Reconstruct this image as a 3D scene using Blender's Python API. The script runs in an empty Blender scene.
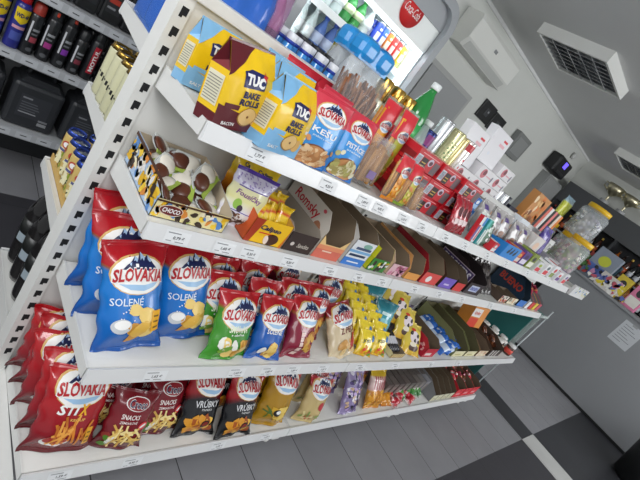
import bpy, bmesh, math, random
from mathutils import Vector, Matrix, Euler
PI = math.pi
SC = bpy.context.scene
COL = SC.collection
# ------------------------------------------------------------------ camera
cd = bpy.data.cameras.new('camera'); cam = bpy.data.objects.new('camera', cd); COL.objects.link(cam)
cd.sensor_fit = 'HORIZONTAL'; cd.sensor_width = 36; cd.lens = 436.8 * 36 / 640
cd.clip_start = .02
XA = Vector((0.65275104, -0.49135544, 0.57661591))       # camera right
DA = Vector((0.18978643, -0.63080282, -0.75237551))      # camera down
FA = Vector((0.73341475, 0.60054778, -0.3185046))        # camera forward
cam.matrix_world = Matrix(((XA.x, -DA.x, -FA.x, -.4289), (XA.y, -DA.y, -FA.y, -1.0795), (XA.z, -DA.z, -FA.z, 1.4536), (0, 0, 0, 1)))
SC.camera = cam
# ------------------------------------------------------------------ world, lights, exposure
W = bpy.data.worlds.new('daylight'); SC.world = W; W.use_nodes = True
bg = W.node_tree.nodes['Background']; bg.inputs[0].default_value = (.93, .97, 1, 1); bg.inputs[1].default_value = .33
def area(name, loc, target, sx, sy, power, color=(1, 1, 1)):
    l = bpy.data.lights.new(name, 'AREA'); l.shape = 'RECTANGLE'; l.size = sx; l.size_y = sy; l.energy = power; l.color = color
    o = bpy.data.objects.new(name, l); COL.objects.link(o); o.location = loc
    o.rotation_euler = (Vector(target) - Vector(loc)).to_track_quat('-Z', 'Y').to_euler(); return o
area('added_key_light', (-.75, -1.35, 2.62), (.45, -.2, 1.25), 1.0, .6, 23, (.98, .985, 1))  # added key light, no lamp seen here; close, so upper shelves get brighter
area('shopfront_daylight', (-.9, -3.4, 2.4), (1.2, .1, 1.5), 2.6, .8, 30, (.97, .985, 1))
area('added_left_fill', (-2.3, .15, 2.1), (.2, .35, 1.0), 1.6, 1.0, 26, (.97, .985, 1))  # added fill from an unseen left side, brightens posts, cans and oil shelf
area('added_right_fill', (4.8, -3.9, 2.3), (5.2, 1.8, 2.1), 4.0, 1.2, 112, (.97, .985, 1))  # added fill to lift the counter and far walls, no known window
SC.view_settings.view_transform = 'Standard'; SC.view_settings.look = 'None'
SC.view_settings.gamma = 1; SC.view_settings.use_curve_mapping = False; SC.view_settings.exposure = 0.3
# ------------------------------------------------------------------ materials
def lin(h):
    h = h.lstrip('#'); o = []
    for i in (0, 2, 4):
        c = int(h[i:i+2], 16) / 255; o.append(c / 12.92 if c <= .04045 else ((c + .055) / 1.055) ** 2.4)
    return (*o, 1)
MC = {}
def mat(key, hexc=None, rough=.5, metal=0, coat=0, clear=0, noise=0, emit=0, nscale=30):
    if key in MC: return MC[key]
    m = bpy.data.materials.new(key); m.use_nodes = True; nt = m.node_tree; b = nt.nodes['Principled BSDF']
    b.inputs['Base Color'].default_value = lin(hexc); b.inputs['Roughness'].default_value = rough
    b.inputs['Metallic'].default_value = metal; b.inputs['Coat Weight'].default_value = coat
    if noise:
        tc = nt.nodes.new('ShaderNodeTexCoord'); n = nt.nodes.new('ShaderNodeTexNoise'); n.inputs['Scale'].default_value = nscale
        n.inputs['Detail'].default_value = 4
        mx = nt.nodes.new('ShaderNodeMix'); mx.data_type = 'RGBA'
        c = lin(hexc); mx.inputs[6].default_value = [v * (1 - noise) for v in c[:3]] + [1]; mx.inputs[7].default_value = [min(1, v * (1 + noise)) for v in c[:3]] + [1]
        nt.links.new(tc.outputs['Object'], n.inputs['Vector']); nt.links.new(n.outputs['Fac'], mx.inputs[0]); nt.links.new(mx.outputs[2], b.inputs['Base Color'])
    if emit:
        b.inputs['Emission Color'].default_value = lin(hexc); b.inputs['Emission Strength'].default_value = emit
    if clear:
        t = nt.nodes.new('ShaderNodeBsdfTransparent'); ms = nt.nodes.new('ShaderNodeMixShader'); ms.inputs[0].default_value = 1 - clear
        t.inputs[0].default_value = [.6 + .4 * v for v in lin(hexc)[:3]] + [1]
        nt.links.new(t.outputs[0], ms.inputs[1]); nt.links.new(b.outputs[0], ms.inputs[2]); nt.links.new(ms.outputs[0], nt.nodes['Material Output'].inputs[0])
    MC[key] = m; return m
def h(hexc, rough=.45, **k):
    return mat('c_' + hexc.lstrip('#') + '_%d' % (rough * 100) + ''.join('_%s%s' % (a, str(v).replace('.', '')) for a, v in k.items()), hexc, rough, **k)
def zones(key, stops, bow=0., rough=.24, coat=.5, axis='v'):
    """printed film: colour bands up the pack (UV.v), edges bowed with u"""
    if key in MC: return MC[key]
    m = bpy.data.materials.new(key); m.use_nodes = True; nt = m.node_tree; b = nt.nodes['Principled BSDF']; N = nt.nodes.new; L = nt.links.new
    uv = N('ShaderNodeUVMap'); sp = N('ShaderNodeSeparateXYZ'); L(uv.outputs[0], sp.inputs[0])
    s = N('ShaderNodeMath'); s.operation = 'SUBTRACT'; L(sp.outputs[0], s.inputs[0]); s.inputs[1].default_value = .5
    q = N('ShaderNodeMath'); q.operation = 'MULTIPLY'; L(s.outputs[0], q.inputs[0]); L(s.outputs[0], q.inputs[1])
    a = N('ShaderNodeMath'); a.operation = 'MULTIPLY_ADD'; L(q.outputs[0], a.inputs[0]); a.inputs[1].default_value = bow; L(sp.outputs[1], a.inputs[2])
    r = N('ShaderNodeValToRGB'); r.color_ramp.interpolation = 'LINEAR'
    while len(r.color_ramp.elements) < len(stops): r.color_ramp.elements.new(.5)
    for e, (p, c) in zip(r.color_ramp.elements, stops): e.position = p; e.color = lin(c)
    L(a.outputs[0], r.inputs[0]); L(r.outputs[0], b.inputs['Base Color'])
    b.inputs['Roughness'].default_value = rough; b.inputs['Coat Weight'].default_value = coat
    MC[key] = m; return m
# ------------------------------------------------------------------ mesh builder
class B:
    def __init__(s): s.v = []; s.f = []; s.m = []; s.sm = []; s.mats = []; s.uv = None
    def mi(s, m):
        if m not in s.mats: s.mats.append(m)
        return s.mats.index(m)
    def add(s, vs, fs, m, smooth=False):
        o = len(s.v); i = s.mi(m); s.v += [tuple(p) for p in vs]
        for f in fs: s.f.append([o + k for k in f]); s.m.append(i); s.sm.append(smooth)
        return s
    def box(s, x0, x1, y0, y1, z0, z1, m, c=0):
        if c <= 0:
            vs = [(x, y, z) for z in (z0, z1) for y in (y0, y1) for x in (x0, x1)]
            return s.add(vs, [(0, 2, 3, 1), (4, 5, 7, 6), (0, 1, 5, 4), (2, 6, 7, 3), (0, 4, 6, 2), (1, 3, 7, 5)], m)
        bm = bmesh.new(); bmesh.ops.create_cube(bm, size=1)
        for v in bm.verts: v.co = ((x0 + x1) / 2 + v.co.x * (x1 - x0), (y0 + y1) / 2 + v.co.y * (y1 - y0), (z0 + z1) / 2 + v.co.z * (z1 - z0))
        bmesh.ops.bevel(bm, geom=bm.edges[:], offset=c, segments=2, affect='EDGES', profile=.5)
        return s.bm(bm, m)
    def bm(s, bm, m, smooth=False):
        bm.verts.index_update(); s.add([v.co[:] for v in bm.verts], [[v.index for v in f.verts] for f in bm.faces], m, smooth); bm.free(); return s
    def lathe(s, prof, m, n=20, c=(0, 0, 0), smooth=True, sx=1, sy=1, ms=None):
        vs = []; fs = []
        for r, z in prof:
            for k in range(n):
                a = 2 * PI * k / n; vs.append((c[0] + r * sx * math.cos(a), c[1] + r * sy * math.sin(a), c[2] + z))
        for j in range(len(prof) - 1):
            for k in range(n):
                k2 = (k + 1) % n; fs.append((j * n + k, j * n + k2, (j + 1) * n + k2, (j + 1) * n + k))
        o = len(s.v)
        s.add(vs, fs, m, smooth)
        if ms:                                     # one material per band
            b = len(s.f) - len(fs)
            for j in range(len(prof) - 1):
                for k in range(n): s.m[b + j * n + k] = s.mi(ms[j])
        for j, rev in ((0, 1), (len(prof) - 1, 0)):
            if prof[j][0] > 1e-4:
                ring = [j * n + k for k in range(n)]
                if rev: ring.reverse()
                s.f.append([o + q for q in ring]); s.m.append(s.mi(ms[min(j, len(ms) - 1)]) if ms else s.mi(m)); s.sm.append(False)
        return s
    def prism(s, poly, a0, a1, m, axis='y'):
        """polygon extruded: axis y -> poly (x,z); axis x -> poly (y,z); axis z -> poly (x,y)"""
        n = len(poly)
        f = {'y': lambda p, t: (p[0], t, p[1]), 'x': lambda p, t: (t, p[0], p[1]), 'z': lambda p, t: (p[0], p[1], t)}[axis]
        vs = [f(p, a0) for p in poly] + [f(p, a1) for p in poly]
        fs = [list(range(n))[::-1], list(range(n, 2 * n))] + [(i, (i + 1) % n, n + (i + 1) % n, n + i) for i in range(n)]
        return s.add(vs, fs, m)
    def tube(s, pts, r, m, n=8):
        pts = [Vector(p) for p in pts]; vs = []; fs = []
        for i, p in enumerate(pts):
            d = (pts[min(i + 1, len(pts) - 1)] - pts[max(i - 1, 0)]).normalized()
            u = d.orthogonal().normalized() if abs(d.z) > .9 else d.cross(Vector((0, 0, 1))).normalized()
            w = d.cross(u); rr = r[i] if isinstance(r, (list, tuple)) else r
            for k in range(n):
                a = 2 * PI * k / n; vs.append(p + (u * math.cos(a) + w * math.sin(a)) * rr)
        for i in range(len(pts) - 1):
            for k in range(n): fs.append((i * n + k, i * n + (k + 1) % n, (i + 1) * n + (k + 1) % n, (i + 1) * n + k))
        fs += [list(range(n))[::-1], [(len(pts) - 1) * n + k for k in range(n)]]
        return s.add(vs, fs, m, True)
    def ball(s, c, rx, ry, rz, m, n=12):
        prof = [(math.sin(PI * i / 8), -math.cos(PI * i / 8)) for i in range(9)]
        return s.lathe([(max(a, .0001) * 1, b * rz) for a, b in prof], m, n, c, True, rx, ry)
    def build(s, name, parent=None, loc=(0, 0, 0), rot=(0, 0, 0)):
        me = bpy.data.meshes.new(name); me.from_pydata(s.v, [], s.f)
        for m in s.mats: me.materials.append(m)
        me.polygons.foreach_set('material_index', s.m); me.polygons.foreach_set('use_smooth', s.sm)
        if s.uv:
            ul = me.uv_layers.new(name='UVMap')
            for lp in me.loops: ul.data[lp.index].uv = s.uv.get(lp.vertex_index, (0, 0))
        me.update()
        o = bpy.data.objects.new(name, me); COL.objects.link(o); o.location = loc; o.rotation_euler = rot
        if parent: o.parent = parent
        return o
def tag(o, label, cat, group=None, kind=None):
    if label: o['label'] = label
    if cat: o['category'] = cat
    if group: o['group'] = group
    if kind: o['kind'] = kind
    return o
def struct(b, name): o = b.build(name); o['kind'] = 'structure'; return o
def thing(name, label, cat, loc=(0, 0, 0), rot=(0, 0, 0), group=None):
    o = bpy.data.objects.new(name, None); COL.objects.link(o); o.location = loc; o.rotation_euler = rot; o.empty_display_size = .02
    return tag(o, label, cat, group)
KIDS = {}
def kids(o): return [c for c in bpy.data.objects if c.parent == o]
def dup(o, loc=None, rot=None, label=None, group=None, scale=None, parent=None):
    c = o.copy(); COL.objects.link(c)
    if parent: c.parent = parent
    if loc is not None: c.location = loc
    if rot is not None: c.rotation_euler = rot
    if label: c['label'] = label
    if group: c['group'] = group
    if scale is not None: c.scale = scale if hasattr(scale, '__len__') else (scale,) * 3
    ks = KIDS.get(o.name)
    if ks is None: ks = KIDS[o.name] = kids(o)
    for k in ks: dup(k, parent=c)
    return c
class Proto:
    """first call moves the built thing itself, later calls copy it"""
    def __init__(s, o): s.o = o; s.used = False
    def put(s, loc, rot, label, group=None, scale=None):
        if not s.used:
            s.used = True; o = s.o; KIDS.setdefault(o.name, kids(o)); o.location = loc; o.rotation_euler = rot; o['label'] = label
            if 'group' in o: del o['group']
            if group: o['group'] = group
            if scale is not None: o.scale = scale if hasattr(scale, '__len__') else (scale,) * 3
            return o
        c = dup(s.o, loc, rot, label, None, scale if scale is not None else 1)
        if 'group' in c: del c['group']
        if group: c['group'] = group
        return c
# ------------------------------------------------------------------ printing on surfaces
TC = {}
def text_mesh(t, bold=.0, shear=0.):
    k = (t, bold, shear)
    if k in TC: return TC[k]
    c = bpy.data.curves.new('t', 'FONT'); c.body = t; c.align_x = 'CENTER'; c.align_y = 'CENTER'; c.size = 1; c.offset = bold; c.shear = shear; c.resolution_u = 2; c.fill_mode = 'FRONT'
    o = bpy.data.objects.new('t', c); COL.objects.link(o); dg = bpy.context.evaluated_depsgraph_get(); me = o.evaluated_get(dg).to_mesh()
    r = ([(v.co.x, v.co.y) for v in me.vertices], [list(p.vertices) for p in me.polygons])
    o.evaluated_get(dg).to_mesh_clear(); bpy.data.objects.remove(o); bpy.data.curves.remove(c)
    xs = [p[0] for p in r[0]] or [0, 1]; ys = [p[1] for p in r[0]] or [0, 1]
    cx = (min(xs) + max(xs)) / 2; cy = (min(ys) + max(ys)) / 2; w = max(xs) - min(xs); hh = max(ys) - min(ys)
    r = ([((p[0] - cx) / w, (p[1] - cy) / hh) for p in r[0]], r[1]); TC[k] = r; return r
class Dec:
    """flat printed shapes (x, z in metres on a face) mapped on to a surface F(x, z, off)"""
    def __init__(s, step=.014): s.l = []; s.step = step
    def poly(s, pts, m, lay=1): s.l.append((list(pts), [list(range(len(pts)))], m, lay)); return s
    def rect(s, x0, x1, z0, z1, m, lay=1): return s.poly([(x0, z0), (x1, z0), (x1, z1), (x0, z1)], m, lay)
    def ell(s, cx, cz, rx, rz, m, lay=1, rot=0, n=20, wob=0, rnd=None):
        p = []
        for k in range(n):
            a = 2 * PI * k / n; q = 1 + (wob * (rnd.random() - .5) if wob else 0); x = rx * q * math.cos(a); z = rz * q * math.sin(a)
            p.append((cx + x * math.cos(rot) - z * math.sin(rot), cz + x * math.sin(rot) + z * math.cos(rot)))
        return s.poly(p, m, lay)
    def text(s, t, cx, cz, w, hh, m, lay=3, rot=0, bold=.02, shear=0., arch=0):
        v, f = text_mesh(t, bold, shear); o = []
        for x, z in v:
            z2 = z * hh + arch * (1 - 4 * x * x) * hh; x2 = x * w
            o.append((cx + x2 * math.cos(rot) - z2 * math.sin(rot), cz + x2 * math.sin(rot) + z2 * math.cos(rot)))
        s.l.append((o, f, m, lay)); return s
    def build(s, b, F, base=.0006):
        for pts, fs, m, lay in s.l:
            bm = bmesh.new(); vs = [bm.verts.new((p[0], 0, p[1])) for p in pts]
            for f in fs:
                try: bm.faces.new([vs[i] for i in f])
                except ValueError: pass
            if s.step:
                for ax in (0, 2):
                    lo = min(v.co[ax] for v in bm.verts); hi = max(v.co[ax] for v in bm.verts)
                    k = math.ceil(lo / s.step)
                    while k * s.step < hi:
                        co = [0, 0, 0]; no = [0, 0, 0]; co[ax] = k * s.step; no[ax] = 1
                        bmesh.ops.bisect_plane(bm, geom=bm.verts[:] + bm.edges[:] + bm.faces[:], plane_co=co, plane_no=no, dist=1e-6); k += 1
            bmesh.ops.triangulate(bm, faces=[f for f in bm.faces if len(f.verts) > 4])
            for f in bm.faces:
                f.normal_update()
                if f.normal.y > 0: f.normal_flip()
            for v in bm.verts: v.co = F(v.co.x, v.co.z, base * lay)
            b.bm(bm, m, True)
def planeF(o, ex, ez, n):
    o, ex, ez, n = Vector(o), Vector(ex), Vector(ez), Vector(n)
    return lambda x, z, off: o + ex * x + ez * z + n * off
def frontF(y, x0=0, z0=0): return planeF((x0, y, z0), (1, 0, 0), (0, 0, 1), (0, -1, 0))
def cylF(r, cx=0, cy=0, z0=0, a0=-PI / 2):
    def F(x, z, off):
        a = a0 + x / r; return Vector((cx + (r + off) * math.cos(a), cy + (r + off) * math.sin(a), z0 + z))
    return F
def sm(t): t = max(0, min(1, t)); return t * t * (3 - 2 * t)
# ------------------------------------------------------------------ inflated bags
class Bag:
    def __init__(s, w, hh, t, seed=0, puff=.22, wr=1.5, seal=.05, waist=.11, sag=.0):
        s.w, s.h, s.t, s.puff, s.seal, s.waist, s.sag = w, hh, t, puff, seal, waist, sag
        r = random.Random(seed); s.ph = [r.uniform(0, 6.28) for _ in range(8)]; s.wr = wr
    def E(s, v): return sm((v - s.seal * .7) / s.puff) ** .75 * sm((1 - s.seal * .7 - v) / s.puff) ** .75
    def co(s, u, v, side):
        e = s.E(v); k = max(0, 1 - abs(u) ** 2.3) ** .6
        th = s.t / 2 * k * (e * (1 + s.sag * (.5 - v) * 1.2))
        mm = s.w * .022 * s.wr
        cre = (1 - e) * k * (math.sin(u * 9 + s.ph[0] + v * 3) * .6 + math.sin(u * 17 + s.ph[1] - v * 5) * .4) * mm * sm((v - s.seal) / .06) * sm((1 - s.seal - v) / .06)
        lump = e * k * (math.sin(4.2 * u + 5 * v + s.ph[2]) * .35 + math.sin(7 * v - 5 * u + s.ph[3]) * .3 + abs(math.sin(6 * v + 6 * u + s.ph[6])) * .35) * mm
        edge = e * (abs(u) ** 6) * math.sin(26 * v + s.ph[4] + u) * s.w * .012 * s.wr
        th += (cre + lump) * (1 if side < 0 else .8)
        x = u * s.w / 2 * (1 - s.waist * e) + edge
        bend = (math.sin(u * 3 + s.ph[5]) * .005 + math.sin(u * 7 + s.ph[7]) * .0025) * s.wr * (1 - e)
        x *= 1 + .05 * (1 - e) * sm((.35 - v) / .3)
        return Vector((x, side * max(th, 0) + bend, v * s.h))
    def F(s, x, z, off):
        u = max(-.97, min(.97, x / (s.w / 2))); v = max(.01, min(.99, z / s.h)); d = .01
        p = s.co(u, v, -1); a = s.co(min(u + d, .999), v, -1) - s.co(u - d, v, -1); c = s.co(u, v + d, -1) - s.co(u, v - d, -1)
        n = a.cross(c).normalized()
        if n.y > 0: n = -n
        return p + n * off
    def mesh(s, m, nu=20, nv=26):
        b = B(); v0, v1 = s.seal, 1 - s.seal; b.uv = {}; idx = {}
        for side in (-1, 1):
            for j in range(nv + 1):
                for i in range(nu + 1):
                    if side == 1 and i in (0, nu): idx[1, i, j] = idx[-1, i, j]; continue
                    u = -math.cos(PI * i / nu); u = .55 * u + .45 * (2 * i / nu - 1); v = v0 + (v1 - v0) * j / nv
                    idx[side, i, j] = len(b.v); b.uv[len(b.v)] = (u * .5 + .5, v); b.v.append(tuple(s.co(u, v, side)))
        k = b.mi(m)
        for side in (-1, 1):
            for j in range(nv):
                for i in range(nu):
                    q = [idx[side, i, j], idx[side, i + 1, j], idx[side, i + 1, j + 1], idx[side, i, j + 1]]
                    if side == 1: q.reverse()
                    b.f.append(q); b.m.append(k); b.sm.append(True)
        return b
    def sealmesh(s, m, top):
        b = B(); b.uv = {}; n = 24; rows = 4; v0, v1 = ((1 - s.seal, 1) if top else (0, s.seal)); idx = {}
        for side in (-1, 1):
            for j in range(rows + 1):
                for i in range(n + 1):
                    u = 2 * i / n - 1; v = v0 + (v1 - v0) * j / rows; p = s.co(u, v, side)
                    p.y += side * (.0006 + .0006 * (j % 2)); idx[side, i, j] = len(b.v); b.uv[len(b.v)] = (u * .5 + .5, v); b.v.append(tuple(p))
        k = b.mi(m)
        def q(*t): b.f.append([idx[a] for a in t]); b.m.append(k); b.sm.append(False)
        for j in range(rows):
            for i in range(n):
                q((-1, i, j), (-1, i + 1, j), (-1, i + 1, j + 1), (-1, i, j + 1)); q((1, i, j), (1, i, j + 1), (1, i + 1, j + 1), (1, i + 1, j))
        for i in range(n): q((-1, i, 0), (1, i, 0), (1, i + 1, 0), (-1, i + 1, 0)); q((-1, i, rows), (-1, i + 1, rows), (1, i + 1, rows), (1, i, rows))
        for j in range(rows): q((-1, 0, j), (-1, 0, j + 1), (1, 0, j + 1), (1, 0, j)); q((-1, n, j), (1, n, j), (1, n, j + 1), (-1, n, j + 1))
        return b
def make_bag(name, cat, bag, m, dec=None, nu=20, nv=26, seals=True, mseal=None, extra=None):
    root = thing(name, '', cat)
    b = bag.mesh(m, nu, nv)
    if dec: dec.build(b, bag.F)
    b.build('pouch', root)
    if seals:
        bag.sealmesh(mseal or m, True).build('top_seal', root); bag.sealmesh(mseal or m, False).build('bottom_seal', root)
    if extra: extra(root, bag)
    return Proto(root)
def setbag(P, x, y, z, lean, ang, label, group=None, roll=0, scale=None):
    """base centre, lean back (deg), turn about z (deg), roll in its own plane"""
    R = Euler((0, 0, math.radians(ang))).to_matrix() @ Euler((-math.radians(lean), 0, 0)).to_matrix() @ Euler((0, math.radians(roll), 0)).to_matrix()
    return P.put((x, y, z), R.to_euler(), label, group, scale)
# ================================================================== the room
def tile_mat(key, col, mortar, bw=.31, rh=.93, off=(0, 0), rough=.42):
    m = bpy.data.materials.new(key); m.use_nodes = True; nt = m.node_tree; b = nt.nodes['Principled BSDF']; N = nt.nodes.new; L = nt.links.new
    tc = N('ShaderNodeTexCoord'); mp = N('ShaderNodeMapping'); mp.inputs['Location'].default_value = (-off[0], -off[1], 0); L(tc.outputs['Object'], mp.inputs[0])
    br = N('ShaderNodeTexBrick'); br.offset = 0; br.inputs['Scale'].default_value = 1; br.inputs['Brick Width'].default_value = bw; br.inputs['Row Height'].default_value = rh
    br.inputs['Mortar Size'].default_value = .0022; br.inputs['Mortar Smooth'].default_value = .2
    c = lin(col); br.inputs['Color1'].default_value = c; br.inputs['Color2'].default_value = [v * .9 for v in c[:3]] + [1]; br.inputs['Mortar'].default_value = lin(mortar)
    L(mp.outputs[0], br.inputs['Vector'])
    n = N('ShaderNodeTexNoise'); n.inputs['Scale'].default_value = 5; n.inputs['Detail'].default_value = 6; L(tc.outputs['Object'], n.inputs['Vector'])
    mx = N('ShaderNodeMix'); mx.data_type = 'RGBA'; mx.blend_type = 'MULTIPLY'; mx.inputs[0].default_value = .25; L(br.outputs[0], mx.inputs[6]); L(n.outputs['Fac'], mx.inputs[7])
    L(mx.outputs[2], b.inputs['Base Color']); b.inputs['Roughness'].default_value = rough; return m
TG = tile_mat('grey_floor_tile', '#96969a', '#323234', off=(.577, .16)); TD = tile_mat('dark_floor_tile', '#3f3e43', '#2a2a2c', off=(.577, .17)); TW = tile_mat('light_floor_tile', '#c9c9c6', '#8c8c8a', off=(.007, .17)); TK = tile_mat('black_floor_tile', '#35363a', '#262628', off=(.007, .17))
CH, WY, RX = 2.67, 1.80, 7.25
f = B()
def fl(x0, x1, y0, y1, m): f.add([(x0, y0, 0), (x1, y0, 0), (x1, y1, 0), (x0, y1, 0)], [(0, 1, 2, 3)], m)
fl(-2.5, 3.7, -.765, .12, TG); fl(3.7, 4.01, -.765, WY, TK); fl(4.01, RX, -.765, WY, TG); fl(-2.5, 3.7, -4, -.765, TD); fl(3.7, 4.01, -4, -.765, TW); fl(4.01, RX, -4, -.765, TK)
fl(-2.5, 3.7, .12, 1.19, TD); fl(-2.5, 3.7, 1.19, WY, TG)
f.box(-2.5, RX, -4, WY, -.05, -.001, TD); struct(f, 'floor')
MWALL = mat('wall_paint', '#cfd1cc', .8, noise=.03, nscale=4); MCEIL = mat('ceiling_paint', '#dcdddd', .8, noise=.03, nscale=3)
struct(B().box(-2.5, RX + .1, -4, WY + .1, CH, CH + .08, MCEIL), 'ceiling')
struct(B().box(-2.5, RX + .1, WY, WY + .1, 0, CH, MWALL), 'wall_back')
struct(B().box(RX, RX + .1, -4, WY, 0, CH, MWALL), 'wall_right')
struct(B().box(-2.5, RX, WY - .012, WY, CH - .03, CH, MCEIL), 'trim_1')
# recessed grey door in the back wall
MD = h('#9b9d9e', .5)
d = B(); d.box(2.74, 3.64, WY - .012, WY - .001, 0, 2.03, h('#a9aaa8', .5)); d.box(2.80, 3.58, WY - .03, WY - .012, 0.01, 1.98, MD, .004)
do = struct(d, 'door_1'); B().tube([(3.5, WY - .03, 1.02), (3.5, WY - .08, 1.02), (3.38, WY - .08, 1.02)], .009, h('#b9bbbd', .25, metal=1)).build('door_handle', do)
# ================================================================== the gondola
MS = mat('shelf_white', '#e4e4e0', .42, noise=.015, nscale=9); MSE = mat('shelf_edge_white', '#dcdcd9', .4); MRAIL = mat('price_rail', '#e2e3e3', .3, coat=.2); MSLOT = h('#17181a', .8); MPAPER = h('#e9ebec', .5); MINK = h('#3a3a40', .6)
X0, BAY, NB = 0., 1.03, 3
UP = [X0 + BAY * i for i in range(NB + 1)]; GH = 1.415
gon = thing('gondola_shelving', 'long white double-sided metal shop shelving loaded with crisps and sweets', 'shelving', (0, 0, 0))
for i, x in enumerate(UP):
    b = B().box(x - .02, x + .016, 0, .07, .10, GH, MS)
    for k in range(27):
        z = 1.37 - .087 + .065 - .05 * k
        if z > .17: b.box(x - .007, x + .010, -.0008, .002, z - .007, z + .012, MSLOT); b.box(x - .007, x + .001, -.0008, .002, z - .013, z - .007, MSLOT)
    b.build('upright', gon)
    b = B(); b.box(x - .02, x + .02, -.375, .48, .055, .11, MSE)
    bl = b.build('base_leg', gon)
    for y in (-.335, .43): B().lathe([(.016, 0), (.018, .008), (.008, .014), (.008, .056)], MS, 12, (x, y, 0)).build('levelling_foot', bl)
for i in range(NB):
    B().box(UP[i] + .016, UP[i + 1] - .02, .012, .03, .12, GH - .02, MS).build('back_panel', gon)
    b = B(); b.box(UP[i] - .02, UP[i + 1] - .02, -.012, .075, GH - .03, GH, MSE, .003); b.build('top_cap', gon)
def tapered(x, y0, y1, z, hb, hf, m):   # bracket side plate: y0 wall side, y1 front
    return B().prism([(y0, z), (y1, z), (y1, z - hf), (y0, z - hb)], x - .003, x + .003, m, 'x')
PR = {}
def shelf(level, z, yb, yf, i, back=False, hb=.06):
    a, c = UP[i] + (.022 if i == 0 and not back else .002), UP[i + 1] - .002; s = 1 if yf > yb else -1
    o = B().box(a, c, min(yb, yf), max(yb, yf), z - .028, z, MS, .002).build('shelf_board', gon)
    for x in (a + .002, c - .002): tapered(x, yb, yf, z + .002, hb, .036, MSE).build('bracket', o)
    r = B(); y0 = yf + s * .004
    r.prism([(y0, z + .004), (y0 + s * .006, z + .006), (y0 + s * .016, z - .036), (y0 + s * .002, z - .040)], a, c, MRAIL, 'x'); rr = r.build('price_rail', o)
    return o
SZ = {1: .160, 2: .585, 3: .958, 4: 1.221}; SY = {1: -.385, 2: -.385, 3: -.285, 4: -.285}
SHELF = {}
for l in SZ:
    for i in range(NB): SHELF[l, i] = shelf(l, SZ[l], 0., SY[l], i)
BZ = {1: .205, 2: .64, 3: .975, 4: 1.245}; BY = {1: .48, 2: .465, 3: .385, 4: .40}
for l in BZ:
    for i in range(NB): shelf(l, BZ[l], .07, BY[l], i, True)
def price(l, x, txt, w=.064, hh=.031, small=True):
    i = min(NB - 1, int((x - X0) / BAY)); y = SY[l] - .0158; z = SZ[l] - .0165
    b = B(); t = .232
    F = planeF((x, y, z), (1, 0, 0), (0, .232, .973), (0, -.973, .232))
    D = Dec(0); D.rect(-w / 2, w / 2, -hh / 2, hh / 2, MPAPER, 1); D.text(txt, .004, -.002, w * .46, hh * .32, MINK, 2, bold=.015, shear=.12)
    if small:
        D.rect(-w * .42, w * .1, hh * .28, hh * .36, h('#8a8c90', .6), 2); D.rect(-w * .42, -w * .2, -hh * .36, -hh * .30, h('#8a8c90', .6), 2); D.rect(-w * .05, w * .3, -hh * .40, -hh * .34, h('#8a8c90', .6), 2)
    D.build(b, F, .0009); b.build('price_label', SHELF[l, i])
for x, t in ((.165, '1,77 €'), (.41, '4,20 €'), (.575, '1,49 €'), (.66, '0,95 €'), (.80, '1,15 €'), (.93, '1,20 €'), (1.12, '0,69 €'), (1.3, '1,35 €'), (1.55, '0,60 €'), (1.8, '0,55 €'), (2.15, '0,99 €'), (2.6, '1,10 €')): price(4, x, t)
for x, t in ((.100, '0,79 €'), (.235, '1,60 €'), (.32, '0,30 €'), (.47, '0,30 €'), (.66, '0,35 €'), (.82, '0,45 €'), (.97, '0,50 €'), (1.22, '0,60 €'), (1.45, '0,65 €'), (1.7, '0,75 €'), (2.1, '0,79 €'), (2.5, '0,85 €')): price(3, x, t)
for x, t in ((.20, '1,65 €'), (.47, '1,65 €'), (.60, '1,05 €'), (.72, '1,09 €'), (.88, '1,05 €'), (1.12, '0,50 €'), (1.4, '0,55 €'), (1.75, '0,80 €'), (2.1, '0,90 €')): price(2, x, t)
for x, t in ((.12, '1,59 €'), (.33, '0,95 €'), (.66, '1,69 €'), (.9, '1,69 €')): price(1, x, t)
# ================================================================== printed designs
WHT, NVY, RED, YEL, BLK = h('#f2f1ee', .35), h('#1a2450', .35), h('#b5121f', .35), h('#f2c21c', .35), h('#141416', .35)
CRIM = h('#c01426', .3); SKY = h('#8fc3e8', .3); CHIP = [h('#e0b24a', .4), h('#c98f2c', .4), h('#f0cf78', .4)]
def brand(D, cx, cz, s, word='SLOVAKIA', rot=0):
    """white oval, navy mountains with snow, arched red brand word"""
    D.ell(cx, cz, .54 * s, .36 * s, h('#d9b06a', .35), 1, rot); D.ell(cx, cz - .01 * s, .51 * s, .335 * s, WHT, 2, rot)
    def P(pts):
        pts = [(x * .8, .10 + (z - .10) * .80) if z > .06 else (x, z) for x, z in pts]
        return [(cx + (x * math.cos(rot) - z * math.sin(rot)) * s, cz + (x * math.sin(rot) + z * math.cos(rot)) * s) for x, z in pts]
    D.poly(P([(-.40, .10), (-.28, .20), (-.20, .25), (-.10, .38), (-.03, .31), (.06, .45), (.14, .34), (.22, .39), (.31, .24), (.41, .12), (.2, .08), (0, .12), (-.2, .08)]), NVY, 3)
    for q in ([(-.10, .38), (-.03, .31), (-.07, .25), (-.1, .29), (-.14, .27)], [(.06, .45), (.14, .34), (.1, .27), (.07, .33), (.02, .28)], [(.22, .39), (.29, .27), (.24, .25), (.2, .3)], [(-.24, .22), (-.18, .25), (-.2, .17)]): D.poly(P(q), h('#a9c6e6', .35), 4)
    D.poly(P([(-.36, -.16), (-.15, -.26), (.1, -.28), (.3, -.22), (.4, -.12), (.1, -.17)]), h('#9fc4e4', .35), 3)
    D.text(word, cx + .02 * s * math.sin(rot), cz - .03 * s, .99 * s, .27 * s, WHT, 4, rot, .05, .1, .16)
    D.text(word, cx, cz - .03 * s, .95 * s, .235 * s, RED, 5, rot, .035, .1, .18)
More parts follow.
